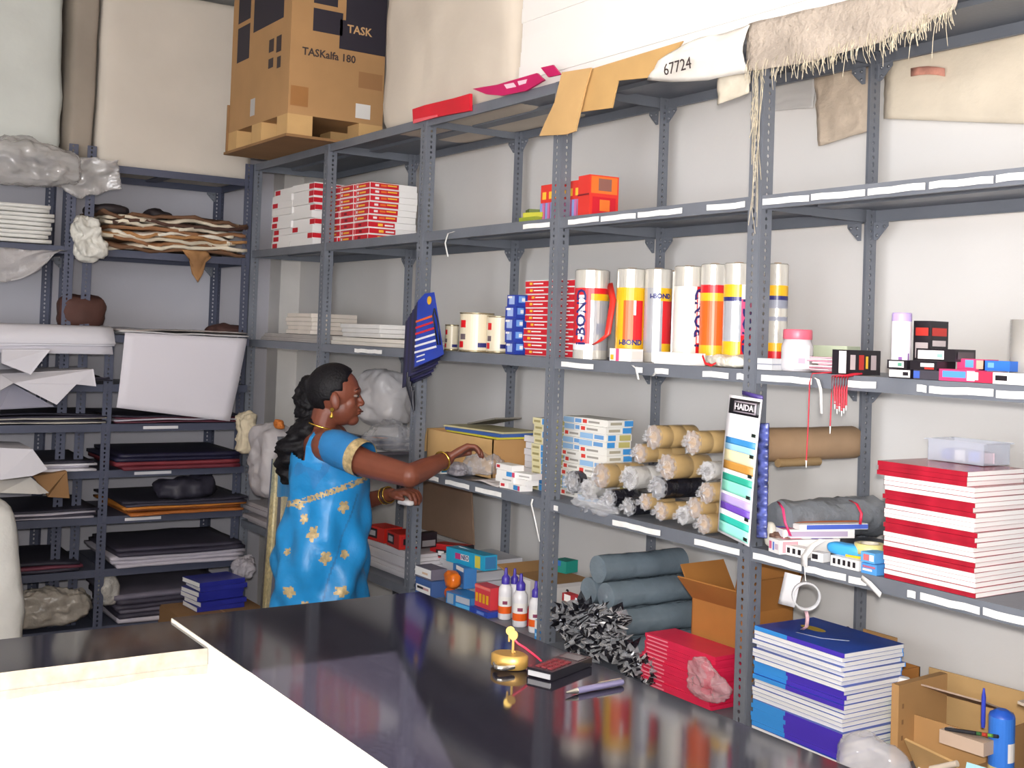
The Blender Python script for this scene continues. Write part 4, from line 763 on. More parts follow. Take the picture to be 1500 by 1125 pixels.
tt = [(957, 640, 17, .06, .16, TB, 'upper left brown tape tube beside the highlighter cartons'), (1014, 648, 17, .05, .44, TB, 'longest brown tape tube running back behind the swatch card'), (937, 664, 14, .05, .16, TB, 'brown tape tube wedged under the upper left one'), (977, 684, 18, .03, .15, TB, 'brown tape tube with a clear star-shaped end in the middle'), (880, 697, 18, .04, .16, TB, 'lowest left brown tape tube near the black rolls'),
      (945, 735, 12, .03, .10, TB, 'small brown tape tube in the bottom row, left'), (968, 749, 13, .02, .10, TB, 'small brown tape tube in the bottom row, second'), (1017, 744, 15, .02, .12, TB, 'brown tape tube low beside the swatch card'), (1035, 722, 15, .03, .2, TB, 'brown tape tube half behind the swatch card'), (1031, 768, 14, .012, .10, TB, 'lowest brown tape tube at the shelf edge by the swatch card')]
for q in tt: tape_tube(*q)
for q in [(838, 706, 16, .05, .15, TK, 'black tape tube lying next to the post'), (964, 714, 17, .025, .16, TK, 'black tape tube with coiled end under the brown ones'), (893, 730, 13, .02, .10, TK, 'black tape tube in crinkled wrap, front left'), (921, 742, 13, .02, .10, TK, 'black tape tube in crinkled wrap, front middle')]: tape_tube(*q, kind='black')
for q in [(922, 700, 17, .04, .12, TC, 'clear tape tube between the brown and black ones'), (860, 716, 14, .03, .10, TC, 'clear tape tube with white core at the shelf front'), (1000, 755, 13, .015, .08, TC, 'clear tape tube in the bottom row'), (1036, 690, 14, .06, .2, TC, 'clear tape tube with white tag beside the swatch card')]: tape_tube(*q, kind='clear')
blob('crinkled_wrap', 'crinkled clear wrapping in front of the black tape tubes', 'plastic wrap', 872, 742, .02, (.10, .018, .022), CLR, 2.6, .025, 22, 21)
# brown roll and grey rolled sheet behind the tall post
def roll_y(name, lab, p0, L, r, mat, amp=0.0, dy=0.0, sd=0, cat='roll', nz=20):
    p = Vector(p0); mb = MB(); vs = []; n = 24
    for j in range(nz+1):
        for i in range(n):
            a = 2*math.pi*i/n; d = Vector((math.cos(a), 0, math.sin(a))); q = Vector((dy*L*j/nz, L*j/nz, 0))+d*r; q += d*(amp*fbm(q*14, sd)-amp*abs(noise.noise(q*25))); vs.append(p+q)
    fs = [(j*n+i, (j+1)*n+i, (j+1)*n+(i+1) % n, j*n+(i+1) % n) for j in range(nz) for i in range(n)]
    mb.faces(vs, fs, mat, True); mb.faces(vs[:n], [tuple(range(n))], mat); mb.faces(vs[-n:], [tuple(range(n-1, -1, -1))], mat)
    return mb.build(name, label=lab, cat=cat)
GR = M('7c8086', .3, var=.15, scale=8, bump=.6, bscale=18, spec=.7)
p = pY(1112, 652, .06); roll_y('brown_paper_roll', 'brown paper roll lying behind the tall front post', p, .37, .046, M('b09070', .6, var=.08), .001, 0, 3)
p = pY(1120, 715, .04); roll_y('grey_polythene_roll', 'crumpled grey polythene roll under the brown paper roll', (p.x+.04, .055, Z3+.066), .37, .058, GR, .012, 0, 5)
p = pY(1128, 634, .12); roll_y('narrow_brown_roll', 'narrow brown roll on top of the brown paper roll', (p.x+.05, .10, Z3+.215), .16, .012, M('a3865e', .6, var=.1), .001, 0, 4)
# swatch card on the tall post
t = thing('tape_swatch_card', 'hanging swatch card with blue, gold, teal and purple bands', 'swatch card')
def sq(u, v): 
    TL, TR, BR, BL = (1068, 578), (1116, 585), (1097, 801), (1051, 778)
    return ((TL[0]*(1-u)+TR[0]*u)*(1-v)+(BL[0]*(1-u)+BR[0]*u)*v-5*math.sin(math.pi*v)*(.3), (TL[1]*(1-u)+TR[1]*u)*(1-v)+(BL[1]*(1-u)+BR[1]*u)*v)
def band(v0, v1, mat, name, u0=0.0, u1=1.0, e=.001):
    n = 4; mb = MB(); mb.grid(lambda u, v: pY(*sq(u0+(u1-u0)*u, v0+(v1-v0)*v), -.075-e-.03*(v0+(v1-v0)*v)+.03), 4, n, mat, True, -.0006); return mb.build(name, t)
mb = MB(); mb.grid(lambda u, v: pY(*sq(u, v), -.045-.03*v), 6, 16, MF('e6e3e6', .5), True, -.003); mb.build('backing_card', t)
for v0, v1, c_ in [(.02, .13, '17131a'), (.30, .345, '3d8cc8'), (.345, .39, '9fcbe6'), (.39, .47, 'e8dcb0'), (.47, .53, 'c08a3e'), (.56, .61, '2fa88f'), (.61, .69, '8fdcc6'), (.71, .77, 'b7a4dc'), (.77, .82, '6f4ab4'), (.86, .91, '2fb6a4'), (.91, .985, '96e2d2')]: band(v0, v1, MF(c_, .4), 'tape_band' if v0 > .2 else 'logo_panel', .04, .96)
for v in (.255, .40, .535, .68, .83, .965): band(v-.012, v+.012, MF('16241f', .4), 'punched_hole', .80, .93, .002)
band(.035, .115, MF('9a8f98', .4), 'logo_ring', .18, .86, .0016); band(.045, .105, MF('17131a', .4), 'logo_ring', .23, .81, .002)
pc = pY(*sq(.52, .075), -.051); pr = pY(*sq(.9, .075), -.051)-pc; pu = pY(*sq(.52, .03), -.051)-pc; letter('HAIDA', MF('cfc8cc'), t, .022, pc+Vector((0, -.004, 0)), pr, pu-pr*(pu.dot(pr)/pr.dot(pr)), .0006)
mb = MB(); mb.grid(lambda u, v: pY(1087+30*u, 572+8*u+6*v, -.04), 2, 1, MF('4a3a80', .4), True, -.003); mb.build('spare_card', t)
mb = MB(); n = 11
mb.grid(lambda u, v: pY(1111+14*u-3*v, 622+164*v, -.03+.006*math.sin(v*60)), 2, 40, M('5a64a8', .25, var=.5, scale=30, spec=.7), True, -.006); mb.build('blister_strip', label='long blue blister strip hanging behind the swatch card', cat='blister strip')
# craft packs right of the tall post
def qbox(name, lab, cat, px, py, Y, a, b, c, rot, tilt, mat, dec=()):
    mb = MB(); pbox(mb, a, b, c, mat, dec); p = pY(px, py, Y); return mb.build(name, None, p, (tilt[0], tilt[1], rot), lab, cat)
mk = [('+x', .05, .1, .3, .9, MF('d8a0a8')), ('-y', .06, .25, .3, .8, MF('d86a8a')), ('-y', .4, .2, .55, .8, MF('5a7ac8')), ('-y', .62, .3, .9, .7, MF('c8b0c0')), ('+z', .1, .55, .95, .9, MF('7a5ac0')), ('+z', .05, .1, .9, .4, MF('d8829a'))]
sbox('white_marker_pack', 'white marker pack lying along the shelf right of the swatch card', 'pack', 1178, .08, Z3+.001, .05, .18, .035, -.25, FWT, mk)
sbox('printed_pencil_pack', 'white printed pencil pack stacked on the marker pack', 'pack', 1192, .12, Z3+.037, .06, .20, .022, -.35, FWT, [('+x', .05, .2, .9, .8, MF('b8a8c0')), ('+z', .1, .0, .45, 1, MF('5a6ac0')), ('+z', .5, .0, .75, 1, MF('c83a6a')), ('-y', .1, .1, .9, .9, MF('d8d4dc'))])
sbox('orange_blue_pack', 'flat pack with orange and blue bands on top of the craft packs', 'pack', 1214, .15, Z3+.060, .05, .20, .014, -.3, FWT, [('+x', .1, .1, 1, .9, MF('4a62c0')), ('+z', .0, .0, .5, 1, MF('d87a4a')), ('-y', .1, .1, .9, .9, FWT)])
mb = MB(); mb.strip([pY(1140, 735, .02), pY(1147, 745, .0), pY(1150, 765, -.004), pY(1158, 785, .0)], (.006, .003, 0), MF('d8346a', .4)); mb.build('pink_ribbon', label='thin pink ribbon across the white marker packs', cat='ribbon')
mb = MB(); mb.strip([pY(1245, 733, .10), pY(1255, 738, .09), pY(1262, 752, .08), pY(1260, 768, .08)], (.006, .003, 0), MF('d02846', .4)); mb.build('red_ribbon', label='red ribbon loop beside the yellow tape roll', cat='ribbon')
blob('dropper_bottle', 'small pale bottle lying at the foot of the tall post', 'bottle', 1128, 782, .02, (.016, .014, .032), M('d8d2c4', .4, var=.05), 2.5, .002, 10, 3, 0)
blob('brown_clay', 'brown lump in clear wrap left of the white lead boxes', 'craft clay', 1142, 790, .03, (.035, .02, .016), M('7a5a4c', .5, var=.3, scale=30), 2.6, .01, 20, 4)
p = spot(1274, .07, Z3+.035); t = thing('yellow_tape_roll', 'yellow adhesive tape roll lying flat left of the red registers', 'tape roll', p)
rr = 22*dist(p)/FPX; mb = MB(); mb.lathe([(rr*.6, 0), (rr, 0), (rr, .024), (rr*.6, .024), (rr*.6, 0)], M('d6cb86', .3, var=.06, spec=.6), 30, cap=False); mb.build('tape', t); mb = MB(); mb.lathe([(rr*.6, .001), (rr*.6, .025), (rr*.55, .025), (rr*.55, .001), (rr*.6, .001)], M('d8d0c0', .6), 30, cap=False); mb.build('core', t)
sbox('tape_carton', 'white and orange carton under the yellow tape roll', 'box', 1274, .075, Z3+.001, .075, .07, .032, .1, FWT, [('-y', .55, .1, .95, .9, CO), ('+x', .1, .1, .6, .9, MF('c8b0a0'))])
mb = MB(); softbox(mb, (0, 0, .016), (.05, .022, .016), MF('3fa0e0', .4), 3, .004, 10, 3); mb.box(.01, .05, -.024, .0, .0, .008, CY); mb.build('blue_clay_pack', loc=spot(1240, .045, Z3+.022), rot=.2, label='bright blue pack with yellow end on the lead boxes', cat='pack')
def lead(n, mat=FBK): return [('-y', .08+i*.9/n, .25, .08+(i+.55)*.9/n, .8, mat) for i in range(n)]
sbox('lead_box', 'white box with black markings at the shelf front, left of the two', 'box', 1170, .02, Z3+.001, .06, .03, .024, 0, FWT, lead(3)); sbox('lead_box', 'white box row with black markings before the yellow tape roll', 'box', 1243, .018, Z3+.001, .085, .03, .024, 0, FWT, lead(5)); sbox('white_stub_box', 'short white box between the two marked white boxes', 'box', 1202, .02, Z3+.001, .035, .03, .022, .1, FWT, lead(1))
sbox('blue_lead_box', 'upper small blue box against the red registers', 'box', 1281, .03, Z3+.026, .04, .05, .024, 0, MF('5aa0d8'), [('-y', .2, .2, .6, .8, MF('c86a6a')), ('-y', .65, .2, .95, .8, FWT)]); sbox('blue_lead_box', 'lower small blue box against the red registers', 'box', 1283, .025, Z3+.001, .045, .05, .024, 0, MF('4a90d0'), [('-y', .1, .3, .7, .5, FWT), ('-y', .1, .6, .9, .8, MF('b0607a'))])
mb = MB(); mb.strip([pY(1205, 790, .0), pY(1190, 800, -.006), pY(1178, 815, -.008), pY(1178, 830, -.008)], (.02, 0, 0), FWT); mb.build('folded_tag', label='folded white tag bending over the shelf lip by the lead boxes', cat='tag')
# registers
def register(a, b, th, cov, n=1):
    mb = MB(); t = .0003; mb.box(-a/2, a/2, -b/2, b/2, 0, t, cov); mb.box(-a/2, a/2, -b/2, b/2, th-t, th, cov); mb.box(-a/2, a/2, -b/2-.0004, -b/2+.0012, 0, th, cov); mb.box(-a/2+.0015, a/2-.0015, -b/2+.0012, b/2-.0015, t, th-t, PAPER); return mb.mesh('register')
RC = M('a81c30', .22, var=.25, scale=9, spec=.7); rm = register(.238, .214, .0105, RC)
seq = 'RRWWWWRRRWWWWRRRWWRRRWWWW'[::-1]; seq = 'RWWWWRRWWWRRRWWWRRRWWWRRR'
for i, s in enumerate(seq):
    rot = (0 if s == 'R' else math.pi)+rnd.uniform(-.02, .02); o = link('red_register', rm, None, (3.237+rnd.uniform(-.006, .006)+(-.02 if i > 21 else 0), .11+rnd.uniform(-.004, .004), Z3+.001+i*.0107), rot, ('red register with spine to the front, ' if s == 'R' else 'red register with page edges to the front, ')+nth(i, len(seq))+' of its stack', 'book', 'red registers stacked at the right end')
p = Vector((3.20, .20, Z3+.27)); t = thing('clear_plastic_box', 'clear plastic box holding blue slips on the red registers', 'box', p)
mb = MB(); g = M('d4d8e4', .08, var=0, alpha=.35, spec=.9)
for q in ((-.075, .075, -.05, -.048, 0, .05), (-.075, .075, .048, .05, 0, .05), (-.075, -.073, -.05, .05, 0, .05), (.073, .075, -.05, .05, 0, .05), (-.075, .075, -.05, .05, 0, .002), (-.082, .082, -.056, -.05, .048, .051), (-.082, .082, .05, .056, .048, .051), (.075, .082, -.05, .05, .048, .051), (-.082, -.075, -.05, .05, .048, .051)): mb.box(*q, g)
mb.build('box_walls', t)
for i in range(4): mb = MB(); mb.cbox((-.04+.028*i, .0, .016), (.012, .03, .012), [MF('5a6ac0'), FWT, MF('6f7fd0'), MF('d8b8c0')][i], Matrix.Rotation(.3*i, 3, 'Z')); mb.build('slip', t)
# ------------------------------------------------------------------ fifth shelf (Z2)
block('folded_papers', 'grey-white folded papers on the fifth shelf by the left rack', -.86, -.52, .02, .30, Z2+.001, .10, 5, M('a7a1a4', .8, var=.06), 'paper', .03)
blob('crumpled_paper', 'crumpled greyish paper below the folded papers', 'paper', 358, 832, -.03, (.07, .05, .05), M('a39ea4', .8, var=.1, bump=.4), 2.8, .03, 10, 5)
block('corner_sheets', 'white sheets stacked low in the corner behind the woman', -.5, -.1, .03, .32, Z2+.001, .14, 6, M('9f999c', .8, var=.05), 'paper', .02)
block('sheet_stack', 'tall stack of white sheets beside the woman\'s sari', .22, .84, .06, .34, Z2+.001, .115, 8, M('cfccd0', .8, var=.04), 'paper', .012)
block('sheet_stack_end', 'white sheet stack just right of the first middle post', .93, 1.14, .12, .36, Z2+.001, .135, 7, M('cac8cc', .8, var=.04), 'paper', .008)
mb = MB(); mb.cbox((.55, .36, Z2+.24), (.22, .004, .12), M('8a705c', .85, var=.06), Matrix.Rotation(.1, 3, 'X')); mb.build('brown_board', label='dull brown board standing behind the red tape boxes', cat='board')
td = [('-y', .08, .2, .6, .85, FBK), ('-y', .16, .35, .5, .7, MF('b0aeb2')), ('+x', .1, .2, .9, .85, MF('b81e22')), ('+x', .2, .3, .7, .7, FBK)]
for px, lab, z_, r_ in ((563, 'red and black tape box nearest the sari', 0, .1), (590, 'red and black tape box left of the post', 0, -.1)): sbox('red_tape_box', lab, 'box', px, .09, Z2+.118, .13, .09, .06, r_, MF('c4281e', .4), td)
sbox('black_white_pack', 'black and white patterned pack right of the post', 'pack', 624, .12, Z2+.137, .035, .08, .06, .1, FBK, [('-y', .1, .1, .9, .4, FWT), ('-y', .3, .55, .7, .85, FWT), ('+x', .1, .1, .9, .5, MF('8a8688'))])
qbox('red_foil_box', 'long red box with black end lying tilted on white sheets', 'box', 662, 817, .20, .20, .07, .055, .10, (0, -.09), MF('c42428', .4), [('-y', .2, .1, .55, .6, FBK), ('-y', .28, .2, .48, .5, FWT), ('+x', 0, 0, 1, 1, FBK), ('-y', .85, 0, 1, 1, MF('4a4450'))])
t = thing('turquoise_tube_box', 'long turquoise box with logo lying in front of the red box', 'box', pY(690, 828, .13), (0, -.03, .02)); mb = MB(); pbox(mb, .26, .06, .055, MF('2aa4cc', .4), [('-y', .25, .35, .4, .75, MF('c83a7a')), ('-y', .4, .35, .62, .75, FWT), ('-y', .78, .1, .92, .9, MF('d8c84a')), ('+x', .1, .1, .9, .9, MF('3a7ab0'))]); mb.build('box_body', t); letter('NEO', CN, t, .024, (0.005, -.032, .03), (1, 0, 0), (0, 0, 1), .0004)
t = thing('white_brown_carton', 'white carton with brown open top behind the glue bottles', 'carton', (1.47, .27, Z2+.001)); mb = MB(); pbox(mb, .22, .20, .13, MF('cfc8c4', .6), [('-y', .1, .3, .5, .95, FWT), ('+x', .1, .2, .9, .9, MF('dcd6d2')), ('+z', 0, 0, 1, 1, CARD)]); mb.build('box_body', t); mb = MB(); mb.cbox((-.13, -.02, .135), (.06, .10, .002), CARD, Matrix.Rotation(.25, 3, 'Y')); mb.build('flap', t)
letter('?', FBK, t, .05, (.1115, -.02, .09), (0, 1, 0), (0, 0, 1), .001)
sbox('blue_white_pad_box', 'blue and white box nearest the first middle post, upper', 'box', 631, .03, Z2+.062, .115, .07, .04, .03, MF('6f6a78'), [('-y', .0, .15, 1, .95, FWT), ('-y', .45, .4, .8, .6, MF('d8b89a'))]); sbox('blue_white_pad_box', 'blue and white box nearest the first middle post, lower', 'box', 633, .03, Z2+.001, .12, .08, .06, .0, MF('3a5a92'), [('-y', .05, .15, .95, .6, FWT), ('-y', .12, .35, .5, .5, FBK), ('-y', .5, .35, .85, .5, MF('c89a9a'))])
t = thing('orange_pull_toy', 'orange plastic knot between blue boxes', 'plastic piece', spot(661, .05, Z2+.001)); mb = MB(); softbox(mb, (0, 0, .075), (.038, .025, .032), M('e0701c', .3, var=.15), 2.6, .012, 16, 3); mb.build('upper_lobe', t); mb = MB(); softbox(mb, (-.008, 0, .022), (.024, .02, .022), M('d0601c', .3, var=.15), 2.4, .006, 16, 5); mb.build('lower_lobe', t)
sbox('blue_staple_box', 'blue box with picture standing behind the zigzag box', 'box', 680, .10, Z2+.05, .11, .05, .075, -.15, MF('3f7ab8', .4), [('-y', .35, .2, .9, .75, MF('2f5a94')), ('-y', .55, .3, .75, .5, MF('c89a6a')), ('-y', .3, .8, .95, 1, FWT)]); sbox('blue_flat_box', 'flat blue box below the picture box', 'box', 684, .05, Z2+.001, .15, .08, .045, .1, MF('2f78b8', .4), [('-y', .05, .1, .3, .9, MF('8fa4b8')), ('-y', .4, .4, .95, .9, MF('b0b4c0')), ('-y', .4, .05, .95, .3, MF('5ab0e0'))])
mb = MB(); mb.cbox((0, 0, .02), (.05, .003, .03), FWT, Matrix.Rotation(-.3, 3, 'X')); mb.tube([(-.01, -.006, .03), (-.002, -.006, .04), (.008, -.006, .03), (.002, -.006, .02)], .002, FBK, 6); mb.build('price_card', loc=spot(680, .13, Z2+.128), label='white card with black number above the blue picture box', cat='card')
sbox('zigzag_tablet_box', 'red box with yellow zigzags over a blue pack beside the glue', 'box', 715, .06, Z2+.022, .10, .05, .078, .02, MF('d8424a', .4), [('-y', .05+.23*i, .22, .2+.23*i, .62, CY) for i in range(4)]+[('-y', 0, .85, 1, .97, MF('e87a70'))]); sbox('blue_base_pack', 'blue pack lying under the red zigzag box', 'pack', 713, .05, Z2+.001, .12, .07, .02, .0, MF('2f48a8', .4), [('-y', .4, .2, .8, .7, MF('6a86d0'))])
def glue(px, wpx, hpx, Y, lab, lbl=True):
    p = spot(px, Y, Z2+.001); d = dist(p); r = wpx*d/FPX/2; h = hpx*d/FPX
    t = thing('glue_bottle', lab, 'bottle', p, 0, 'white glue bottles on the fifth shelf'); W_ = M('e8e6ea', .3, var=.03)
    mb = MB(); mb.lathe([(r*.9, 0), (r, .004), (r, h*.52), (r*.97, h*.6), (r*.6, h*.68), (r*.45, h*.70)], W_, 26); mb.build('bottle_body', t)
    mb = MB(); mb.lathe([(r*.62, h*.685), (r*.62, h*.80), (r*.5, h*.83), (r*.28, h*.86), (r*.2, h)], M('4a3aa8', .35, var=.05), 20); mb.build('cap', t)
    if lbl:
        mb = MB(); printed_cyl(mb, r*1.006, h*.12, h*.45, lambda a, z: CO if z < .42 else (MF('8a3a5a') if .55 < z < .75 and -25 < a < 25 else FWT), [0, .42, .55, .75, 1], 26); mb.build('label', t)
    return t
glue(739, 20, 74, .07, 'glue bottle with plain side, left of the group'); glue(761, 22, 76, .06, 'front glue bottle with orange label'); glue(783, 19, 74, .06, 'glue bottle half behind the post'); glue(752, 18, 70, .115, 'glue bottle standing behind the first two', False)
sbox('red_carton_slim', 'slim red carton between glue bottles', 'box', 772, .09, Z2+.001, .03, .03, .06, 0, FRD, [('-y', .2, .5, .8, .7, FWT)]); sbox('blue_tip_box', 'small white and blue box at the foot of the post', 'box', 789, .012, Z2+.001, .02, .02, .065, 0, MF('2f8ad0'), [('-y', 0, .55, 1, 1, FWT), ('-y', .2, .2, .8, .35, MF('a0d0f0')), ('+x', 0, .55, 1, 1, FWT)])
mb = MB(); 
for k in range(3): mb.lathe([(.028, 0), (.034, 0), (.034, .012), (.028, .012), (.028, 0)], M('a8a6aa', .3, .4, var=.05), 20, Matrix.Translation((0, .012*k, .034)) @ Matrix.Rotation(math.pi/2, 4, 'X'), cap=False)
mb.build('wire_coil', loc=spot(775, .25, Z2+.03), label='grey wire coil behind the right glue bottle', cat='coil')
sbox('teal_pack', 'teal and blue pack behind the crinkled black wraps', 'pack', 828, .16, Z2+.20, .06, .06, .04, .2, MF('2f9a8a', .4), [('-y', 0, .55, .6, 1, MF('3a7ac8'))])
# grey polythene rolls
GP = M('74828c', .16, var=.12, scale=6, bump=.35, bscale=16, spec=.8); rc = []
for i, (gx, gz) in enumerate([(1.972, .2715), (1.928, .195), (2.016, .195), (1.884, .1185), (2.06, .1185), (1.972, .1185), (1.928, .042), (2.104, .042), (1.84, .042), (2.016, .042)]):
    r_ = .0425; z = Z2+gz+.002; L = .345
    roll_y('grey_film_roll', ['topmost grey film roll on the fifth shelf', 'second grey film roll from the top', 'third grey film roll from the top', 'grey film roll against the post, upper', 'grey film roll low beside the open carton', 'grey film roll in the middle of the heap', 'grey film roll at the bottom of the heap', 'foremost grey film roll behind the pink pads', 'grey film roll against the post, lower', 'grey film roll in the bottom row, third from the post'][i], (gx+.024, .055, z), L, r_, GP, .003, 0, i+3, 'film roll')
BKF = M('2c2b32', .08, .3, var=.5, scale=30, spec=1.0); SVF = M('c4c5ca', .1, .5, var=.3, scale=30, spec=1.0)
for i, (px, py, hx, hz) in enumerate([(832, 905, .035, .05), (858, 898, .035, .055), (884, 915, .04, .05), (846, 932, .05, .03), (880, 945, .05, .035), (905, 940, .035, .05), (930, 965, .05, .035), (955, 978, .04, .03), (914, 908, .03, .04)]):
    p = pY(px, py, .02); R = random.Random(i+5); hr = max(hx, hz)*1.05; z = max(p.z, Z2+hr+.004); mb = MB(); n2 = 34; vs = []
    T = Matrix.Translation((p.x, .052, z)) @ Matrix.Rotation(R.uniform(-.5, .5), 4, 'Z') @ Matrix.Rotation(math.pi/2+R.uniform(-.35, .35), 4, 'X')
    for j in range(8):
        u = j/7
        for k in range(n2):
            a_ = 2*math.pi*k/n2; rr = hr*(.22+.80*u**.8)*(1+.32*u*(1 if k % 2 else -1)*R.uniform(.2, 1.2))*(1+.18*noise.noise((k*.35, j*.6, i))); zz = .004+.055*math.sin(u*2.4)+.022*u*R.uniform(-1, 1)
            q = T @ Vector((rr*math.cos(a_), rr*math.sin(a_), zz)); q.z = max(q.z, Z2+.003); q.y = min(q.y, .054); vs.append(q)
    k0 = len(mb.v); mb.v += [tuple(v) for v in vs]; ms_ = [mb.m(BKF), mb.m(SVF), mb.m(CLR)]
    for j in range(7):
        for k in range(n2): mb.f.append((j*n2+k, j*n2+(k+1) % n2, (j+1)*n2+(k+1) % n2, (j+1)*n2+k)); mb.mi.append(ms_[R.choice([0, 0, 0, 1, 1, 2])]); mb.sm.append(False)
    mb.build('twisted_wrap_end', label=['crinkled dark wrap end beside the post, upper', 'crinkled silver wrap end under the top roll', 'crinkled dark wrap end in the middle of the rolls', 'crinkled dark wrap lying at the shelf front by the post', 'crinkled silver wrap lying low before the rolls', 'crinkled dark wrap end near the open carton', 'crinkled dark wrap at the front edge', 'crinkled silver wrap next to the pink pads', 'small crinkled dark wrap between grey rolls'][i], cat='plastic wrap')
sbox('white_label_box', 'small box with white label among the crinkled wraps', 'box', 835, .0, Z2+.165, .045, .03, .024, .0, MF('a02a30'), [('-y', .25, .05, 1, .95, FWT)])
# open carton
OC = M('b07436', .8, var=.1, scale=5); t = thing('open_brown_carton', 'open brown carton with raised flaps beside the tall post', 'carton', (2.455, .225, Z2+.001), .04); a, b, h = .112, .09, .25
mb = MB(); mb.box(-a, a, -b, -b+.004, 0, h, OC); mb.box(-a, a, b-.004, b, 0, h, OC); mb.box(-a, -a+.004, -b, b, 0, h, OC); mb.box(a-.004, a, -b, b, 0, h, OC); mb.box(-a, a, -b, b, 0, .004, CARDD); mb.build('box_body', t)
for c_, hf, ax, an in (((-a, 0, h), (0, b, .05), 'Y', -.55), ((a, 0, h), (0, b, .05), 'Y', .30), ((0, b, h), (a, 0, .05), 'X', -.25)):
    if hf[2] == 0: continue
    mb = MB(); R_ = Matrix.Rotation(an, 3, ax); cc = Vector(c_)+R_ @ Vector((0, 0, hf[2])); mb.cbox(cc, (max(hf[0], .002), max(hf[1], .002), hf[2]), OC, R_); mb.build('flap', t)
mb = MB(); R_ = Matrix.Rotation(.75, 3, 'X'); mb.cbox(Vector((0, -b, h))+R_ @ Vector((0, 0, .045)), (a, .002, .045), OC, R_); mb.build('flap', t)
mb = MB(); mb.box(-.05, .06, -b-.001, -b, .05, .13, M('b4542e', .8, var=.3, scale=30)); mb.build('red_print', t)
t = thing('second_carton', 'low brown carton with dark opening right of the tall post', 'carton', (2.835, .31, Z2+.001), .0); mb = MB(); a, b, h = .095, .095, .16
mb.box(-a, a, -b, -b+.004, 0, h, OC); mb.box(-a, a, b-.004, b, 0, h, OC); mb.box(-a, -a+.004, -b, b, 0, h, OC); mb.box(a-.004, a, -b, b, 0, h, OC); mb.box(-a, a, -b, b, 0, .004, CARDD); mb.build('box_body', t)
mb = MB(); mb.cbox((-.04, -.02, h+.02), (.10, .10, .002), M('7a6a5a', .8), Matrix.Rotation(.35, 3, 'Y')); mb.build('flap', t)
# pink pads
PK = M('d8244c', .4, var=.06)
for i in range(13):
    mb = MB(); pbox(mb, .29, .115, .0108, PK, [('-y', .03, .25, .34, .6, MF('e88a9a'))]) if i == 0 else None
    if i == 0: pm = mb.mesh('pink_pad')
    link('pink_pad', pm, None, (2.42+rnd.uniform(-.006, .006)+(.012 if i > 7 else 0), .062+rnd.uniform(-.003, .003), Z2+.002+i*.0113), rnd.uniform(-.02, .02), 'bright pink pad left of the tall post, '+nth(i, 13)+' of its stack', 'notepad', 'pink pads on the fifth shelf')
blob('clear_sleeve', 'crumpled clear sleeve lying against the pink pads', 'plastic bag', 1035, 1000, -.012, (.075, .012, .05), M('e8c4cc', .1, var=.1, bump=1.0, bscale=24, alpha=.35, spec=.9), 2.4, .02, 18, 8)
# hanging ring and tag
t = thing('hanging_tape_ring', 'empty clear tape ring hanging from the fourth shelf with paper', 'tape ring'); p = pY(1180, 872, -.03); mb = MB()
mb.lathe([(.030, 0), (.034, 0), (.034, .018), (.030, .018), (.030, 0)], M('d4d4d8', .2, var=.05, alpha=.8), 28, Matrix.Translation(p) @ Matrix.Rotation(.9, 4, 'Z') @ Matrix.Rotation(math.pi/2, 4, 'X'), cap=False); mb.build('ring', t)
mb = MB(); mb.grid(lambda u, v: pY(1150+24*u-2*v*5, 838+46*v+6*u, -.03), 4, 5, M('dedce0', .6, var=.04), True, .001); mb.build('paper', t)
mb = MB(); mb.strip([p+Vector((.0, 0, -.03)), p+Vector((.012, -.004, -.05)), p+Vector((.006, 0, -.075)), p+Vector((-.008, 0, -.085))], (.008, .004, 0), M('c8a0a8', .5, var=.3, scale=60)); mb.build('string', t)
mb = MB(); mb.tube([pY(1178, 828, -.012), pY(1180, 850, -.03), p+Vector((0, 0, .034))], .001, LAB, 5); mb.build('string', t)
mb = MB(); mb.strip([pY(1262, 846, -.006), pY(1275, 856, -.01), pY(1290, 872, -.01)], (.004, 0, .012), LAB); mb.build('peeling_label', label='peeling white label under the lead boxes', cat='label')
# blue books
bcov = M('2a4fb0', .3, var=.2, scale=6, spec=.6); BV = MF('4a34b4', .35); BC = MF('3a90dc', .35)
def bbook(th):
    mb = MB(); a, b = .30, .216; t_ = .0003; mb.box(-a/2, a/2, -b/2, b/2, 0, t_, bcov); mb.box(-a/2, a/2, -b/2, b/2, th-t_, th, bcov); mb.box(-a/2, -a/2+a*.38, -b/2-.0004, -b/2+.0012, 0, th, BC); mb.box(-a/2+a*.38, a/2, -b/2-.0004, -b/2+.0012, 0, th, BV); mb.box(-a/2+.0015, a/2-.0015, -b/2+.0012, b/2-.0015, t_, th-t_, PAPER); return mb.mesh('blue_book')
bm = bbook(.0108); seq = 'WRRRRRRWWWWWRRRRWWWWWWWRRR'[:24]
for i, s in enumerate(seq):
    rot = (0 if s == 'R' else math.pi)-.02+rnd.uniform(-.02, .02); last = link('blue_book', bm, None, (2.872+rnd.uniform(-.006, .006), .108+rnd.uniform(-.005, .005), Z2+.001+i*.0110), rot, ('blue book with spine to the front, ' if s == 'R' else 'blue book with page edges to the front, ')+nth(i, len(seq))+' of the big stack', 'book', 'blue books stacked right of the tall post')
last['label'] = 'topmost blue book with yellow oval on its cover'
mb = MB(); zt = .0112
mb.lathe([(.001, zt), (.04, zt)], MF('c8a83a', .4), 24, Matrix.Translation((-.06, .01, 0)) @ Matrix.Diagonal((1, .45, 1, 1)), cap=False); mb.build('cover_emblem', last); mb = MB(); mb.strip([(-.05, -.06, zt), (.02, -.045, zt), (.07, .0, zt)], (0, .006, 0), MF('b8c4d8', .4), .0003); mb.build('cover_swoosh', last)
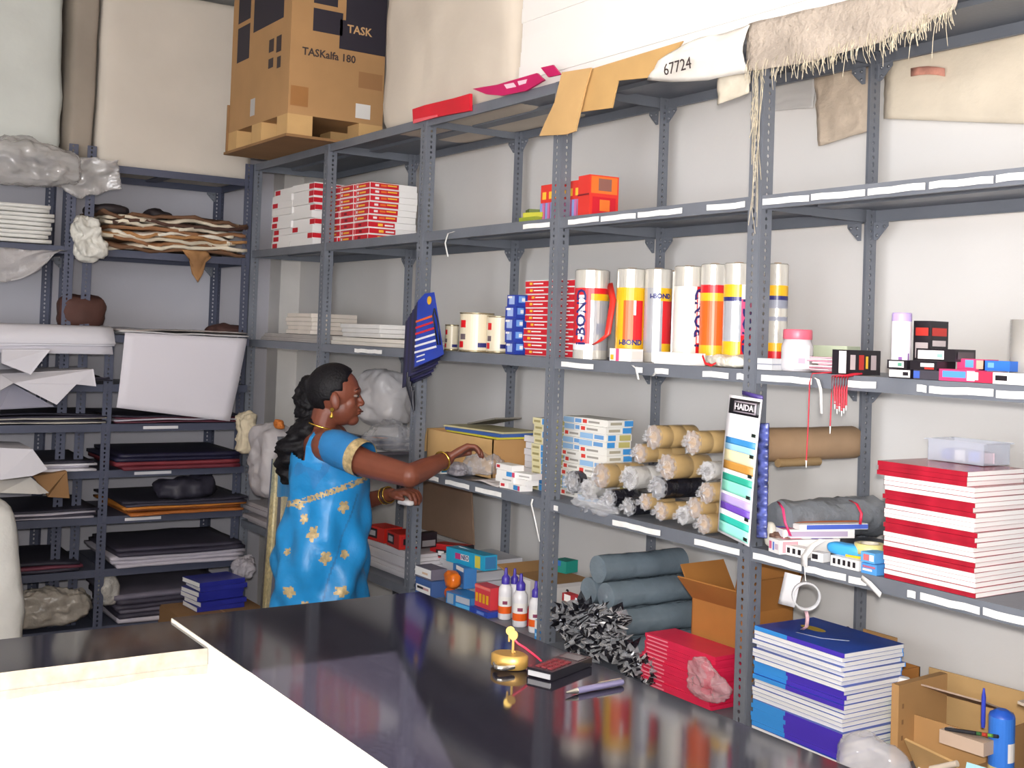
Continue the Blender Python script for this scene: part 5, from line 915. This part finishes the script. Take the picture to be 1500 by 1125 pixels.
# right end of the fifth shelf
blob('clear_carry_bag', 'clear plastic bag slumped at the front right of the blue books', 'plastic bag', 1278, 1112, -.06, (.075, .05, .05), M('e6e4ea', .1, var=0, alpha=.38, spec=1.0), 2.6, .02, 7, 14, ridge=.3)
t = thing('green_bottle', 'green-labelled bottle with white cap beside the blue books', 'bottle', spot(1322, .19, Z2+.001)); mb = MB(); printed_cyl(mb, .024, 0, .16, lambda a, z: MF('e8e0e4') if z > .86 else (MF('d8d44a') if .5 < z < .72 else MF('4ab030')), [0, .5, .72, .86, 1], 24); mb.build('bottle_body', t); mb = MB(); mb.lathe([(.016, .16), (.016, .185), (.012, .19)], FWT, 18); mb.build('cap', t)
mb = MB(); pbox(mb, .02, .20, .19, CARD, [('+x', .06, .1+.2*i, .10, .16+.2*i, CARDD) for i in range(4)]); mb.build('card_partition', loc=spot(1345, .22, Z2+.001), rot=.05, label='ribbed cardboard partition standing right of the green bottle', cat='cardboard')
t = thing('shallow_carton', 'open shallow brown carton holding pens at the lower right', 'carton', spot(1400, .30, Z2+.001), .1); a, b, h = .14, .11, .11; mb = MB()
mb.box(-a, a, -b, -b+.004, 0, h, CARD); mb.box(-a, a, b-.004, b, 0, h+.06, CARDL); mb.box(-a, -a+.004, -b, b, 0, h, CARD); mb.box(a-.004, a, -b, b, 0, h, CARD); mb.box(-a, a, -b, b, 0, .004, CARDD); mb.build('box_body', t)
mb = MB(); mb.cbox((0, -.02, h+.045), (.12, .07, .002), M('b39a88', .8, var=.05), Matrix.Rotation(-.35, 3, 'X')); mb.build('lid_flap', t)
t = thing('pen_tray', 'small card tray of dark and coloured pens in front of the flap', 'tray', spot(1415, .12, Z2+.10), .05); mb = MB(); mb.box(-.055, .055, -.02, .02, 0, .03, M('c9b09c', .8, var=.05)); mb.build('tray_body', t)
for i, c_ in enumerate(('2a2a30', '3a6a3a', 'b83a2a', '6aa03a', '2a2a3a')): mb = MB(); mb.tube([(-.045+.008*i, -.012+.006*i, .032), (.03+.01*i, -.012+.006*i, .044)], .004, MF(c_), 8); mb.build('pen', t)
mb = MB(); mb.cbox((0, 0, .045), (.08, .003, .05), CARDL, Matrix.Rotation(.5, 3, 'X')); mb.build('orange_card', loc=spot(1372, .08, Z2+.001), rot=-.2, label='orange-brown card leaning below the pen tray', cat='card')
t = thing('blue_tin', 'blue cylinder tin with white emblem near the right edge', 'tin', spot(1466, .17, Z2+.06)); mb = MB(); printed_cyl(mb, .028, 0, .12, lambda a, z: FWT if .2 < z < .55 and 10 < a < 60 else MF('d8c88a') if z < .1 else MF('3a7ad8', .35), [0, .1, .2, .55, 1], 26); mb.build('tin_body', t); mb = MB(); mb.lathe([(.028, .12), (.026, .126), (.012, .135)], MF('2a5ac0', .35), 22); mb.build('lid', t)
mb = MB(); pbox(mb, .10, .10, .058, CARD); mb.build('tin_carton', loc=spot(1466, .17, Z2+.001), label='low brown carton under the blue tin', cat='carton')
t = thing('right_carton', 'tall brown carton cut off by the right edge', 'carton', (3.62, .22, Z2+.001)); mb = MB(); pbox(mb, .22, .24, .20, CARDL, [('-y', .1, .1, .9, .7, M('b8946a', .85, var=.04)), ('-y', .18, .15, .82, .62, CARDL)]); mb.build('box_body', t); mb = MB(); mb.cbox((-.12, -.02, .235), (.09, .11, .003), M('b8a898', .8, var=.05), Matrix.Rotation(.12, 3, 'Y')); mb.build('flap', t)
t = thing('yellow_bulb', 'yellow bulb-shaped ornament on the right carton flap', 'ornament', (3.50, .10, Z2+.245)); mb = MB(); mb.lathe([(.001, 0), (.014, .006), (.02, .02), (.014, .034), (.004, .038)], M('d8d048', .4, var=.1), 18); mb.build('bulb', t); mb = MB(); mb.lathe([(.008, -.008), (.010, .004)], MF('5a3a6a'), 14); mb.build('base', t)
mb = MB(); mb.lathe([(.004, 0), (.005, .01), (.005, .07), (.002, .09)], MF('3a4ac0', .3), 12, Matrix.Translation(spot(1440, .20, Z2+.13))); mb.build('blue_marker', label='upright blue marker left of the blue tin', cat='pen')
t = thing('light_blue_packet', 'light blue printed packet at the bottom right edge', 'packet', spot(1440, .03, Z2+.001), (-.4, 0, .15)); mb = MB(); pbox(mb, .11, .012, .10, MF('a8d8e8', .4), [('-y', .12, .70, .5, .76, MF('5a9ab0')), ('-y', .12, .60, .6, .66, MF('5a9ab0')), ('-y', .6, .12, .85, .42, MF('3a3a44')), ('-y', .64, .12, .82, .3, MF('d8b8a0')), ('-y', .1, .1, .45, .5, FWT)]); mb.build('packet_body', t)
t = thing('striped_leaflet', 'white leaflet with red and navy stripes in front of cartons', 'leaflet', spot(1362, .055, Z2+.004), (-1.2, 0, .1)); mb = MB(); pbox(mb, .12, .004, .07, FWT, [('-y', .2, .4, .5, .75, MF('d86a62')), ('-y', .45, .2, .85, .6, MF('4a4658')), ('-y', .4, .02, .55, .2, MF('d86a62')), ('-y', .6, .0, .9, .12, CY)]); mb.build('sheet', t)
mb = MB(); mb.cbox((0, 0, .05), (.055, .003, .03), CARD); mb.build('board_scrap', loc=spot(1288, .40, Z2+.14), label='brown board scrap leaning on the wall behind the blue books', cat='board')
mb = MB(); mb.tube([(-.03, 0, 0), (.03, .012, .03)], .007, M('cfc0b0', .6), 10); mb.build('paper_stick', loc=spot(1380, .03, Z2+.06), label='pale rolled paper stick lying on the orange card', cat='paper roll')
# ------------------------------------------------------------------ things on the counter
BR = M('b08a48', .38, .55, var=.06); CHR = M('d8d4cc', .12, .95, var=0)
p = pZ(746, 978, ZCT); t = thing('brass_padlock', 'brass padlock with keys and a red string on the counter', 'padlock', (p.x, p.y, ZCT+.001), .55)
mb = MB(); prof = [(.024, 0), (.028, .003), (.028, .020), (.024, .023)]; mb.lathe(prof, BR, 30, Matrix.Diagonal((1.15, .85, 1, 1))); mb.build('lock_body', t)
mb = MB(); pts = [Vector((-.017+.034*i/12, -.020-.020*math.sin(math.pi*i/12), .008)) for i in range(13)]; mb.tube(pts, .0042, CHR, 10); mb.build('shackle', t)
k = MB(); k.lathe([(.008, -.001), (.008, .001)], BR, 16, Matrix.Translation((.004, .004, .052)) @ Matrix.Rotation(1.4, 4, 'X')); k.box(.002, .006, .003, .005, .022, .046, BR); k.box(.005, .009, .003, .005, .024, .027, BR); k.build('key', t)
k = MB(); k.lathe([(.0075, -.001), (.0075, .001)], M('b8984a', .35, .6, var=0), 16, Matrix.Translation((-.003, .006, .058)) @ Matrix.Rotation(1.5, 4, 'X') @ Matrix.Rotation(.5, 4, 'Y')); k.box(-.006, -.003, .005, .007, .040, .054, BR); k.build('key', t)
mb = MB(); q = t.matrix_world.inverted() if False else None
P = [(.006, .002, .046), (.012, -.004, .042)]; mb.tube([(.006, .004, .045), (.012, .004, .040), (.022, .012, .032), (.038, .026, .016), (.046, .034, .006), (.046, .036, .002), (.03, .02, .0015)], .0018, M('d8304a', .4, var=.1), 7); mb.build('red_string', t)
p1, p2, p3, p4 = pZ(786, 994, ZCT), pZ(823, 1003, ZCT), pZ(856, 975, ZCT), pZ(815, 962, ZCT); ax = (p2-p1).normalized(); ay = (p4-p1); b_ = .105; a_ = .062; rot = math.atan2(ax.y, ax.x); cc = (p1+p2+p3+p4)/4
t = thing('black_calculator', 'small black device with red keys lying on the counter', 'calculator', (cc.x, cc.y, ZCT+.001), rot); L1 = (p2-p1).length; L2 = (p3-p2).length
mb = MB(); mb.box(-L1/2, L1/2, -L2/2, L2/2, 0, .014, M('17151a', .2, var=.1, spec=.7)); mb.build('case', t); mb = MB(); mb.box(-L1/2+.003, L1/2-.003, -L2/2-.0015, -L2/2, .002, .010, M('c4c2c4', .25, .5, var=0)); mb.build('silver_edge', t)
for i in range(3):
    for j in range(4): mb = MB(); mb.box(-L1*.34+i*L1*.24, -L1*.34+i*L1*.24+L1*.18, -L2*.40+j*L2*.13, -L2*.40+j*L2*.13+L2*.09, .014, .0155, M('6a2228', .4, var=.1)); mb.build('key', t)
mb = MB(); mb.box(-L1*.4, L1*.4, L2*.2, L2*.42, .014, .0148, M('3a3234', .1, var=0)); mb.build('screen', t)
a0, a1 = pZ(829, 1020, ZCT), pZ(912, 1004, ZCT); a0.z = a1.z = ZCT+.0055; d = (a1-a0); t = thing('ballpoint_pen', 'lavender-silver ballpoint pen lying on the counter', 'pen', a0, (0, 0, math.atan2(d.y, d.x))); L = d.length; X = Matrix.Rotation(math.pi/2, 4, 'Y')
mb = MB(); mb.lathe([(.0045, .022), (.005, .026), (.005, L*.96), (.004, L)], M('7a7494', .25, .4, var=.03), 14, X); mb.build('barrel', t); mb = MB(); mb.lathe([(.0012, 0), (.002, .004), (.0045, .020), (.0045, .024)], CHR, 14, X); mb.build('tip', t); mb = MB(); mb.box(L*.55, L*.97, -.001, .001, .005, .0068, CHR); mb.build('clip', t)
# ------------------------------------------------------------------ the woman
SKIN = M('74402f', .45, var=.08, scale=12, spec=.4); HAIR = M('0b080d', .62, var=.3, scale=60, bump=.2, bscale=120, spec=.3); SB = M('1e86c6', .42, var=.10, scale=9, bump=.15, bscale=30); SB2 = M('2a78b4', .45, var=.15, scale=7, bump=.15, bscale=30); GOLD = M('c4ad80', .45, .25, var=.25, scale=60); GOLDB = M('d8b050', .2, .9, var=.05); SILV = M('cfc3a0', .5, .1, var=.2, scale=80)
Fd = Vector((.50, .866, 0)).normalized(); Sd = Vector((Fd.y, -Fd.x, 0)); BASE = Vector((Xat(484, -.36, 1.1), -.36, 0))
def W(f, s, z): return BASE+Fd*f+Sd*s+Vector((0, 0, z))
def zy(y): return Zat(y, BASE.x, BASE.y)
HC = pY(492, 579, -.365); HZ = HC.z
def ell(mb, c, h, mat=SKIN, R=None, n=24):
    T = Matrix.Translation(c) @ Matrix((Fd, Sd, Vector((0, 0, 1)))).transposed().to_4x4()
    if R: T = T @ R.to_4x4()
    prof = [(max(1e-4, math.sin(math.pi*i/14)), -math.cos(math.pi*i/14)) for i in range(15)]
    mb.lathe(prof, mat, n, T @ Matrix.Diagonal((*h, 1)), cap=False)
def limb(mb, pts, rs, mat=SKIN):
    P = []; Rr = []; pts = [Vector(p) for p in pts]
    for i in range(len(pts)-1):
        for k in range(6): u = k/6; P.append(pts[i].lerp(pts[i+1], u)); Rr.append(rs[i]*(1-u)+rs[i+1]*u)
    P.append(pts[-1]); Rr.append(rs[-1]); mb.tube(P, Rr, mat, 14)
    for p, r_ in ((pts[0], rs[0]), (pts[-1], rs[-1])): mb.lathe([(max(1e-4, r_*math.sin(math.pi*i/8)), -r_*math.cos(math.pi*i/8)) for i in range(9)], mat, 12, Matrix.Translation(p), cap=False)
hd = lambda f, s, z: HC+Fd*f+Sd*s+Vector((0, 0, z))
mb = MB(); tilt = Matrix.Rotation(.12, 3, 'Y')
ell(mb, hd(-.008, 0, .018), (.094, .074, .088)); ell(mb, hd(.022, 0, -.045), (.066, .058, .066)); ell(mb, hd(.062, 0, -.088), (.026, .028, .022)); ell(mb, hd(.076, 0, .020), (.016, .045, .016))
limb(mb, [hd(.082, 0, .006), hd(.090, 0, -.012), hd(.097, 0, -.026)], [.007, .009, .011]); ell(mb, hd(.094, .012, -.030), (.010, .008, .008)); ell(mb, hd(.094, -.012, -.030), (.010, .008, .008))
ell(mb, hd(.086, 0, -.052), (.012, .020, .006)); ell(mb, hd(.083, 0, -.064), (.012, .018, .0065)); ell(mb, hd(.052, .034, -.026), (.026, .018, .026)); ell(mb, hd(.052, -.034, -.026), (.026, .018, .026))
for s in (-1, 1): ell(mb, hd(.004, s*.076, -.018), (.019, .010, .032), R=Matrix.Rotation(-.2, 3, 'Y'))
neck = [hd(-.03, 0, -.06), hd(-.045, 0, -.11), W(-.03, 0, zy(634))]; limb(mb, neck, [.052, .050, .062])
zs = zy(635)
ell(mb, W(-.02, 0, zs-.04), (.085, .165, .075)); ell(mb, W(-.015, 0, zs-.14), (.105, .15, .14)); ell(mb, W(0, 0, zs-.30), (.105, .14, .16)); ell(mb, W(-.01, 0, zs-.46), (.125, .16, .16))
for s in (-1, 1): limb(mb, [W(-.0, s*.085, zs-.46), W(.01, s*.085, .42), W(0, s*.085, .07)], [.095, .062, .042]); ell(mb, W(.055, s*.085, .035), (.115, .042, .034))
RS_ = W(-.005, .165, zs-.03); RE = pY(600, 697, -.30); RW = pY(655, 672, -.11); RH_ = pY(684, 655, -.045)
limb(mb, [RS_, RS_.lerp(RE, .5)+Vector((0, 0, -.012)), RE], [.056, .048, .040]); limb(mb, [RE, RE.lerp(RW, .4), RW], [.041, .038, .026])
def hand(mb, wr, kn, up, side, curl, spread=.018, thumb=1, L=.075):
    """palm from wrist to knuckles, four fingers curling towards -up and a thumb"""
    d = (kn-wr).normalized(); side = (side-d*side.dot(d)).normalized(); n = d.cross(side)
    if n.dot(up) < 0: n = -n
    for k in range(4):
        o = side*((k-1.5)*spread); limb(mb, [wr+o*.55+d*.004, wr.lerp(kn, .5)+o*.8, kn+o], [.014, .0145, .0115])
    for k in range(4):
        l = L*(.88, 1.0, .95, .76)[k]; p = kn+side*((k-1.5)*spread); a = 0; dirv = d; pts = [p]
        for j, fr in enumerate((.45, .32, .23)): a += curl[j]; dirv = (d*math.cos(a)-n*math.sin(a)+side*((k-1.5)*.05)).normalized(); pts.append(pts[-1]+dirv*l*fr)
        limb(mb, pts, [.0095, .0088, .008, .0068])
    b = wr.lerp(kn, .25)-side*thumb*.022; q = b+d*.03-side*thumb*.022-n*.010; limb(mb, [b, q, q+d*.026+side*thumb*.004-n*.012], [.013, .0105, .008])
hand(mb, RW.lerp(RH_, .15), RH_, Vector((0, 0, 1)), Vector((.75, -.6, .1)), (.55, .75, .5), thumb=1)
LE = pY(505, 742, -.17); LW = pY(573, 724, -.105); LH = pY(588, 719, -.085)+Vector((.02, .015, 0)); LS_ = W(-.005, -.165, zs-.03)
limb(mb, [LS_, LS_.lerp(LE, .5), LE], [.056, .047, .038]); limb(mb, [LE, LE.lerp(LW, .4), LW], [.039, .035, .025])
hand(mb, LW, LW+(LH-LW).normalized()*.075, Vector((0, 0, 1)), Vector((.75, -.6, .0)), (.5, .8, .6), thumb=-1)
src = bpy.data.objects.new('body_src', mb.mesh('body_src')); COL.objects.link(src); rm_ = src.modifiers.new('r', 'REMESH'); rm_.mode = 'VOXEL'; rm_.voxel_size = .0036; rm_.use_smooth_shade = True
sm_ = src.modifiers.new('s', 'SMOOTH'); sm_.factor = .5; sm_.iterations = 5
bpy.context.view_layer.update(); bme = bpy.data.meshes.new_from_object(src.evaluated_get(bpy.context.evaluated_depsgraph_get())); bpy.data.objects.remove(src)
bme.materials.clear(); bme.materials.append(SKIN); bme.name = 'person'
person = link('person', bme, None, (0, 0, 0), 0, 'woman in a bright blue sari reaching into the shelves', 'person')
# sari
ph0 = math.atan2(Sd.dot(Vector((.83, -.557, 0))), Fd.dot(Vector((.83, -.557, 0))))
rings = [(zs+.012, -.03, .055, .10), (zs-.005, -.025, .085, .15), (zs-.035, -.02, .112, .178), (zs-.09, -.012, .135, .182), (zs-.16, -.005, .147, .172), (zs-.23, -.002, .146, .160), (zs-.29, -.004, .148, .166), (zs-.37, -.014, .160, .184), (zs-.47, -.022, .170, .196), (zs-.60, -.02, .168, .194), (.35, -.01, .16, .19), (.05, 0, .175, .205)]
def ring(z):
    for i in range(len(rings)-1):
        a, b = rings[i], rings[i+1]
        if z <= a[0] and z >= b[0]: u = (a[0]-z)/(a[0]-b[0]); u = u*u*(3-2*u)*.5+u*.5; return [a[k]*(1-u)+b[k]*u for k in range(4)]
    return rings[-1] if z < rings[-1][0] else rings[0]
NA, NZ = 200, 260; zt, zb = rings[0][0], .05
mb = MB(); vs = []; sari_px = []
for j in range(NZ+1):
    z = zt+(zb-zt)*(j/NZ)
    _, fc, af, bs = ring(z)
    for i in range(NA):
        an = 2*math.pi*i/NA; rel = an-ph0; low = min(1, max(0, (zs-.12-z)/.25)); k = 2.4
        c, s = math.cos(an), math.sin(an); sc = (abs(c)**k+abs(s)**k)**(-1/k)
        fold = .013*low*math.sin(rel*5+z*16+2*noise.noise((an, z*3, 0)))+.006*math.sin(rel*9-z*24)*low+.006*noise.noise((c*3, s*3, z*5))
        p = W(fc+(af+fold)*c*sc, (bs+fold)*s*sc, z); vs.append(p)
fsd = {}
def motif(t, z, cx, cz, s):
    u, v = (t-cx)/.13/s*1.0, (z-cz)/.026/s
    if abs(u) > 1 or abs(v) > 1: return False
    r_ = math.hypot(u, v); a = math.atan2(v, u); return r_ < .55+.40*abs(math.cos(2.5*a+.6))
def px2(x, y): return ((x-484)/66, zy(y))
MOT = [(*px2(477, 770), 1.15), (*px2(500, 803), 1.1), (*px2(455, 852), .9), (*px2(473, 873), 1.0), (*px2(456, 752), .8), (*px2(517, 733), 1.0), (*px2(448, 733), .7), (*px2(520, 850), .9), (*px2(430, 830), .8), (*px2(440, 800), .6), (*px2(525, 800), .7)]
for f_ in range(24): MOT.append((math.sin(f_*2.4)*.95, .55-.022*f_, .9))
nm = {}
for j in range(NZ):
    z = zt+(zb-zt)*((j+.5)/NZ)
    for i in range(NA):
        an = 2*math.pi*(i+.5)/NA; rel = (an-ph0+math.pi) % (2*math.pi)-math.pi; t = -math.sin(rel); front = abs(rel) < math.pi/2; mt = SB
        yb = zy(716)+.0565*t
        if abs(z-yb) < .011+.003*noise.noise((t*8, 0, 1)) and front: mt = GOLD if noise.noise((t*18, z*90, 2)) > -.25 else SB2
        elif z > yb+.03: mt = SB if noise.noise((t*3, z*14, 5)) < .25 else SB2
        elif front:
            q = .12+.62*max(0, (z-.58))/.42
            if abs(t-q) < .02 and z < zy(715): mt = SB2
            elif any(motif(t, z, *m_) for m_ in MOT): mt = GOLD
        else:
            if any(motif(t, z, *m_) for m_ in MOT[:11]): mt = GOLD
        if z > zs-.085+.05*abs(t+.45) and -1.0 < t < -.42 and abs(rel) < 2.9: continue
        mb_i = mb.m(mt); mb.f.append((j*NA+i, (j+1)*NA+i, (j+1)*NA+(i+1) % NA, j*NA+(i+1) % NA)); mb.mi.append(mb_i); mb.sm.append(True)
mb.v = [tuple(v) for v in vs]; mb.build('sari', person)
# blouse sleeve
sl0, sl1 = RS_+Vector((-.01, 0, .01)), RS_.lerp(RE, .46); mb = MB(); ax = (sl1-sl0)
pts = [sl0+ax*(k/8) for k in range(9)]; mb.tube(pts, [.046, .058, .064, .066, .066, .065, .064, .063, .062], SB2, 20, cap=False); mb.build('blouse_sleeve', person)
mb = MB(); pts = [sl0+ax*k for k in (.80, .88, .96, 1.02)]; mb.tube(pts, [.0655, .0650, .0645, .064], GOLD, 20, cap=False); mb.build('sleeve_border', person)
# pallu hanging behind her
def pal(u, v):
    x0, x1 = 398-16*v, 430-14*v+5*math.sin(v*3); p = pY(x0+(x1-x0)*u, 672+223*v, -.46+.03*math.sin(u*5)); return p+Sd*(.016*math.sin(u*17+v*2)*(.4+v))
mb = MB(); n = 16; NV = 40
for i in range(n):
    for j in range(NV):
        u0, u1, v0, v1 = i/n, (i+1)/n, j/NV, (j+1)/NV; um = (u0+u1)/2
        mt = (SB if v0 < .25 and .3 < um < .8 else SILV if (.06 < um < .40 or .52 < um < .84) else (M('8a6a3a', .5, var=.2) if um > .84 else M('5a5a66', .5, var=.1)))
        mb.faces([pal(u0, v0), pal(u1, v0), pal(u1, v1), pal(u0, v1)], [(0, 3, 2, 1)], mt, True)
mb.build('sari_end', person)
# hair
mb = MB(); vs = []; NU, NV = 48, 32
for j in range(NV+1):
    th = math.pi*j/NV
    for i in range(NU):
        a = 2*math.pi*i/NU; d = Vector((math.sin(th)*math.cos(a), math.sin(th)*math.sin(a), math.cos(th)))
        face = d.x > (.50+.22*max(0, d.z)) and d.z < .86 or (d.z < -.42 and d.x > -.25) or (d.z < -.02 and d.x > .02+.6*max(0, -d.z-.0)*0) or (d.z < .34 and d.x > .40)
        k = .86 if face else 1.075+.010*noise.noise(Vector((d.x*3, d.y*14, d.z*3))); vs.append(hd(-.010+d.x*.094*k, d.y*.074*k, .022+d.z*.088*k*(1.04 if not face else 1)))
mb.faces(vs, [(j*NU+i, (j+1)*NU+i, (j+1)*NU+(i+1) % NU, j*NU+(i+1) % NU) for j in range(NV) for i in range(NU)], HAIR, True); mb.build('hair', person)
mb = MB(); c_ = pY(460, 588, -.40); softbox(mb, c_, (.066, .068, .090), HAIR, 2.2, .016, 22, 3, 40, 28, ridge=.5); mb.build('hair_bun', person)
mb = MB(); pts = [pY(466, 606, -.41), pY(452, 626, -.44), pY(440, 652, -.46), pY(433, 680, -.46), pY(431, 708, -.46)]; rs = [.045, .072, .086, .080, .05]; vs = []; N2 = 26; JJ = 34
for j in range(JJ+1):
    u = j/JJ*(len(pts)-1); k = min(int(u), len(pts)-2); f = u-k; p = pts[k].lerp(pts[k+1], f); r_ = rs[k]*(1-f)+rs[k+1]*f
    for i in range(N2):
        a = 2*math.pi*i/N2; d = CR*math.cos(a)+CF*math.sin(a); q = p+d*r_; q += d*(.03*fbm(q*30, 4)-.02*abs(noise.noise(q*46))); vs.append(q)
mb.faces(vs, [(j*N2+i, (j+1)*N2+i, (j+1)*N2+(i+1) % N2, j*N2+(i+1) % N2) for j in range(JJ) for i in range(N2)], HAIR, True); mb.faces(vs[-N2:], [tuple(range(N2))], HAIR); mb.build('ponytail', person)
# face details and jewellery
for s in (-1, 1):
    e = MB(); ell(e, hd(.074, s*.030, .002), (.010, .013, .0055), M('8a7a70', .3, var=0), n=14); eo = e.build('eye', person); e = MB(); ell(e, hd(.083, s*.031, .001), (.006, .0075, .0048), M('140c0a', .2, var=0), n=12); e.build('iris', eo)
    e = MB(); e.tube([hd(.082, s*.014, .022), hd(.084, s*.030, .028), hd(.072, s*.048, .022)], [.002, .0028, .0012], HAIR, 6); e.build('eyebrow', person)
    e = MB(); c0 = hd(-.006, s*.084, -.048); e.lathe([(.007, 0), (.009, .002), (.007, .004)], GOLDB, 14, Matrix.Translation(c0) @ Matrix.Rotation(math.pi/2, 4, 'Y')); e.lathe([(.0012, -.006), (.008, -.024), (.009, -.028), (.001, -.032)], GOLDB, 14, Matrix.Translation(c0)); e.build('earring', person)
mb = MB(); lipm = M('5a2420', .4, var=.05); mb.tube([hd(.092, -.018, -.058), hd(.100, 0, -.056), hd(.092, .018, -.058)], [.0015, .0035, .0015], lipm, 6); mb.build('lips', person)
mb = MB(); nc = neck[1].lerp(neck[2], .12); pts = [nc+Fd*(.066*math.cos(a))+Sd*(.064*math.sin(a))+Vector((0, 0, -.018*math.cos(a))) for a in [2*math.pi*i/24 for i in range(25)]]; mb.tube(pts, .0032, GOLDB, 7, cap=False); mb.build('necklace', person)
def bangle(c, d, r, mat=GOLDB, th=.0024):
    d = d.normalized(); a = d.cross(Vector((0, 0, 1))).normalized(); b = d.cross(a); m_ = MB(); m_.tube([c+(a*math.cos(2*math.pi*i/20)+b*math.sin(2*math.pi*i/20))*r for i in range(21)], th, mat, 7, cap=False); m_.build('bangle', person)
bangle(RE.lerp(RW, .86), RW-RE, .033, th=.0032); 
for k, mt in ((.86, GOLDB), (.91, M('3a2a28', .3)), (.95, GOLDB)): bangle(LE.lerp(LW, k), LW-LE, .031, mt, .003)
p = LW+(LH-LW).normalized()*.075+Vector((.012, -.012, -.038)); mb = MB(); softbox(mb, p, (.042, .022, .012), M('d8d2d0', .7, var=.04), 3, .008, 20, 4); mb.build('paper_wad', label='small white paper packet held in the woman\'s lower hand', cat='paper')
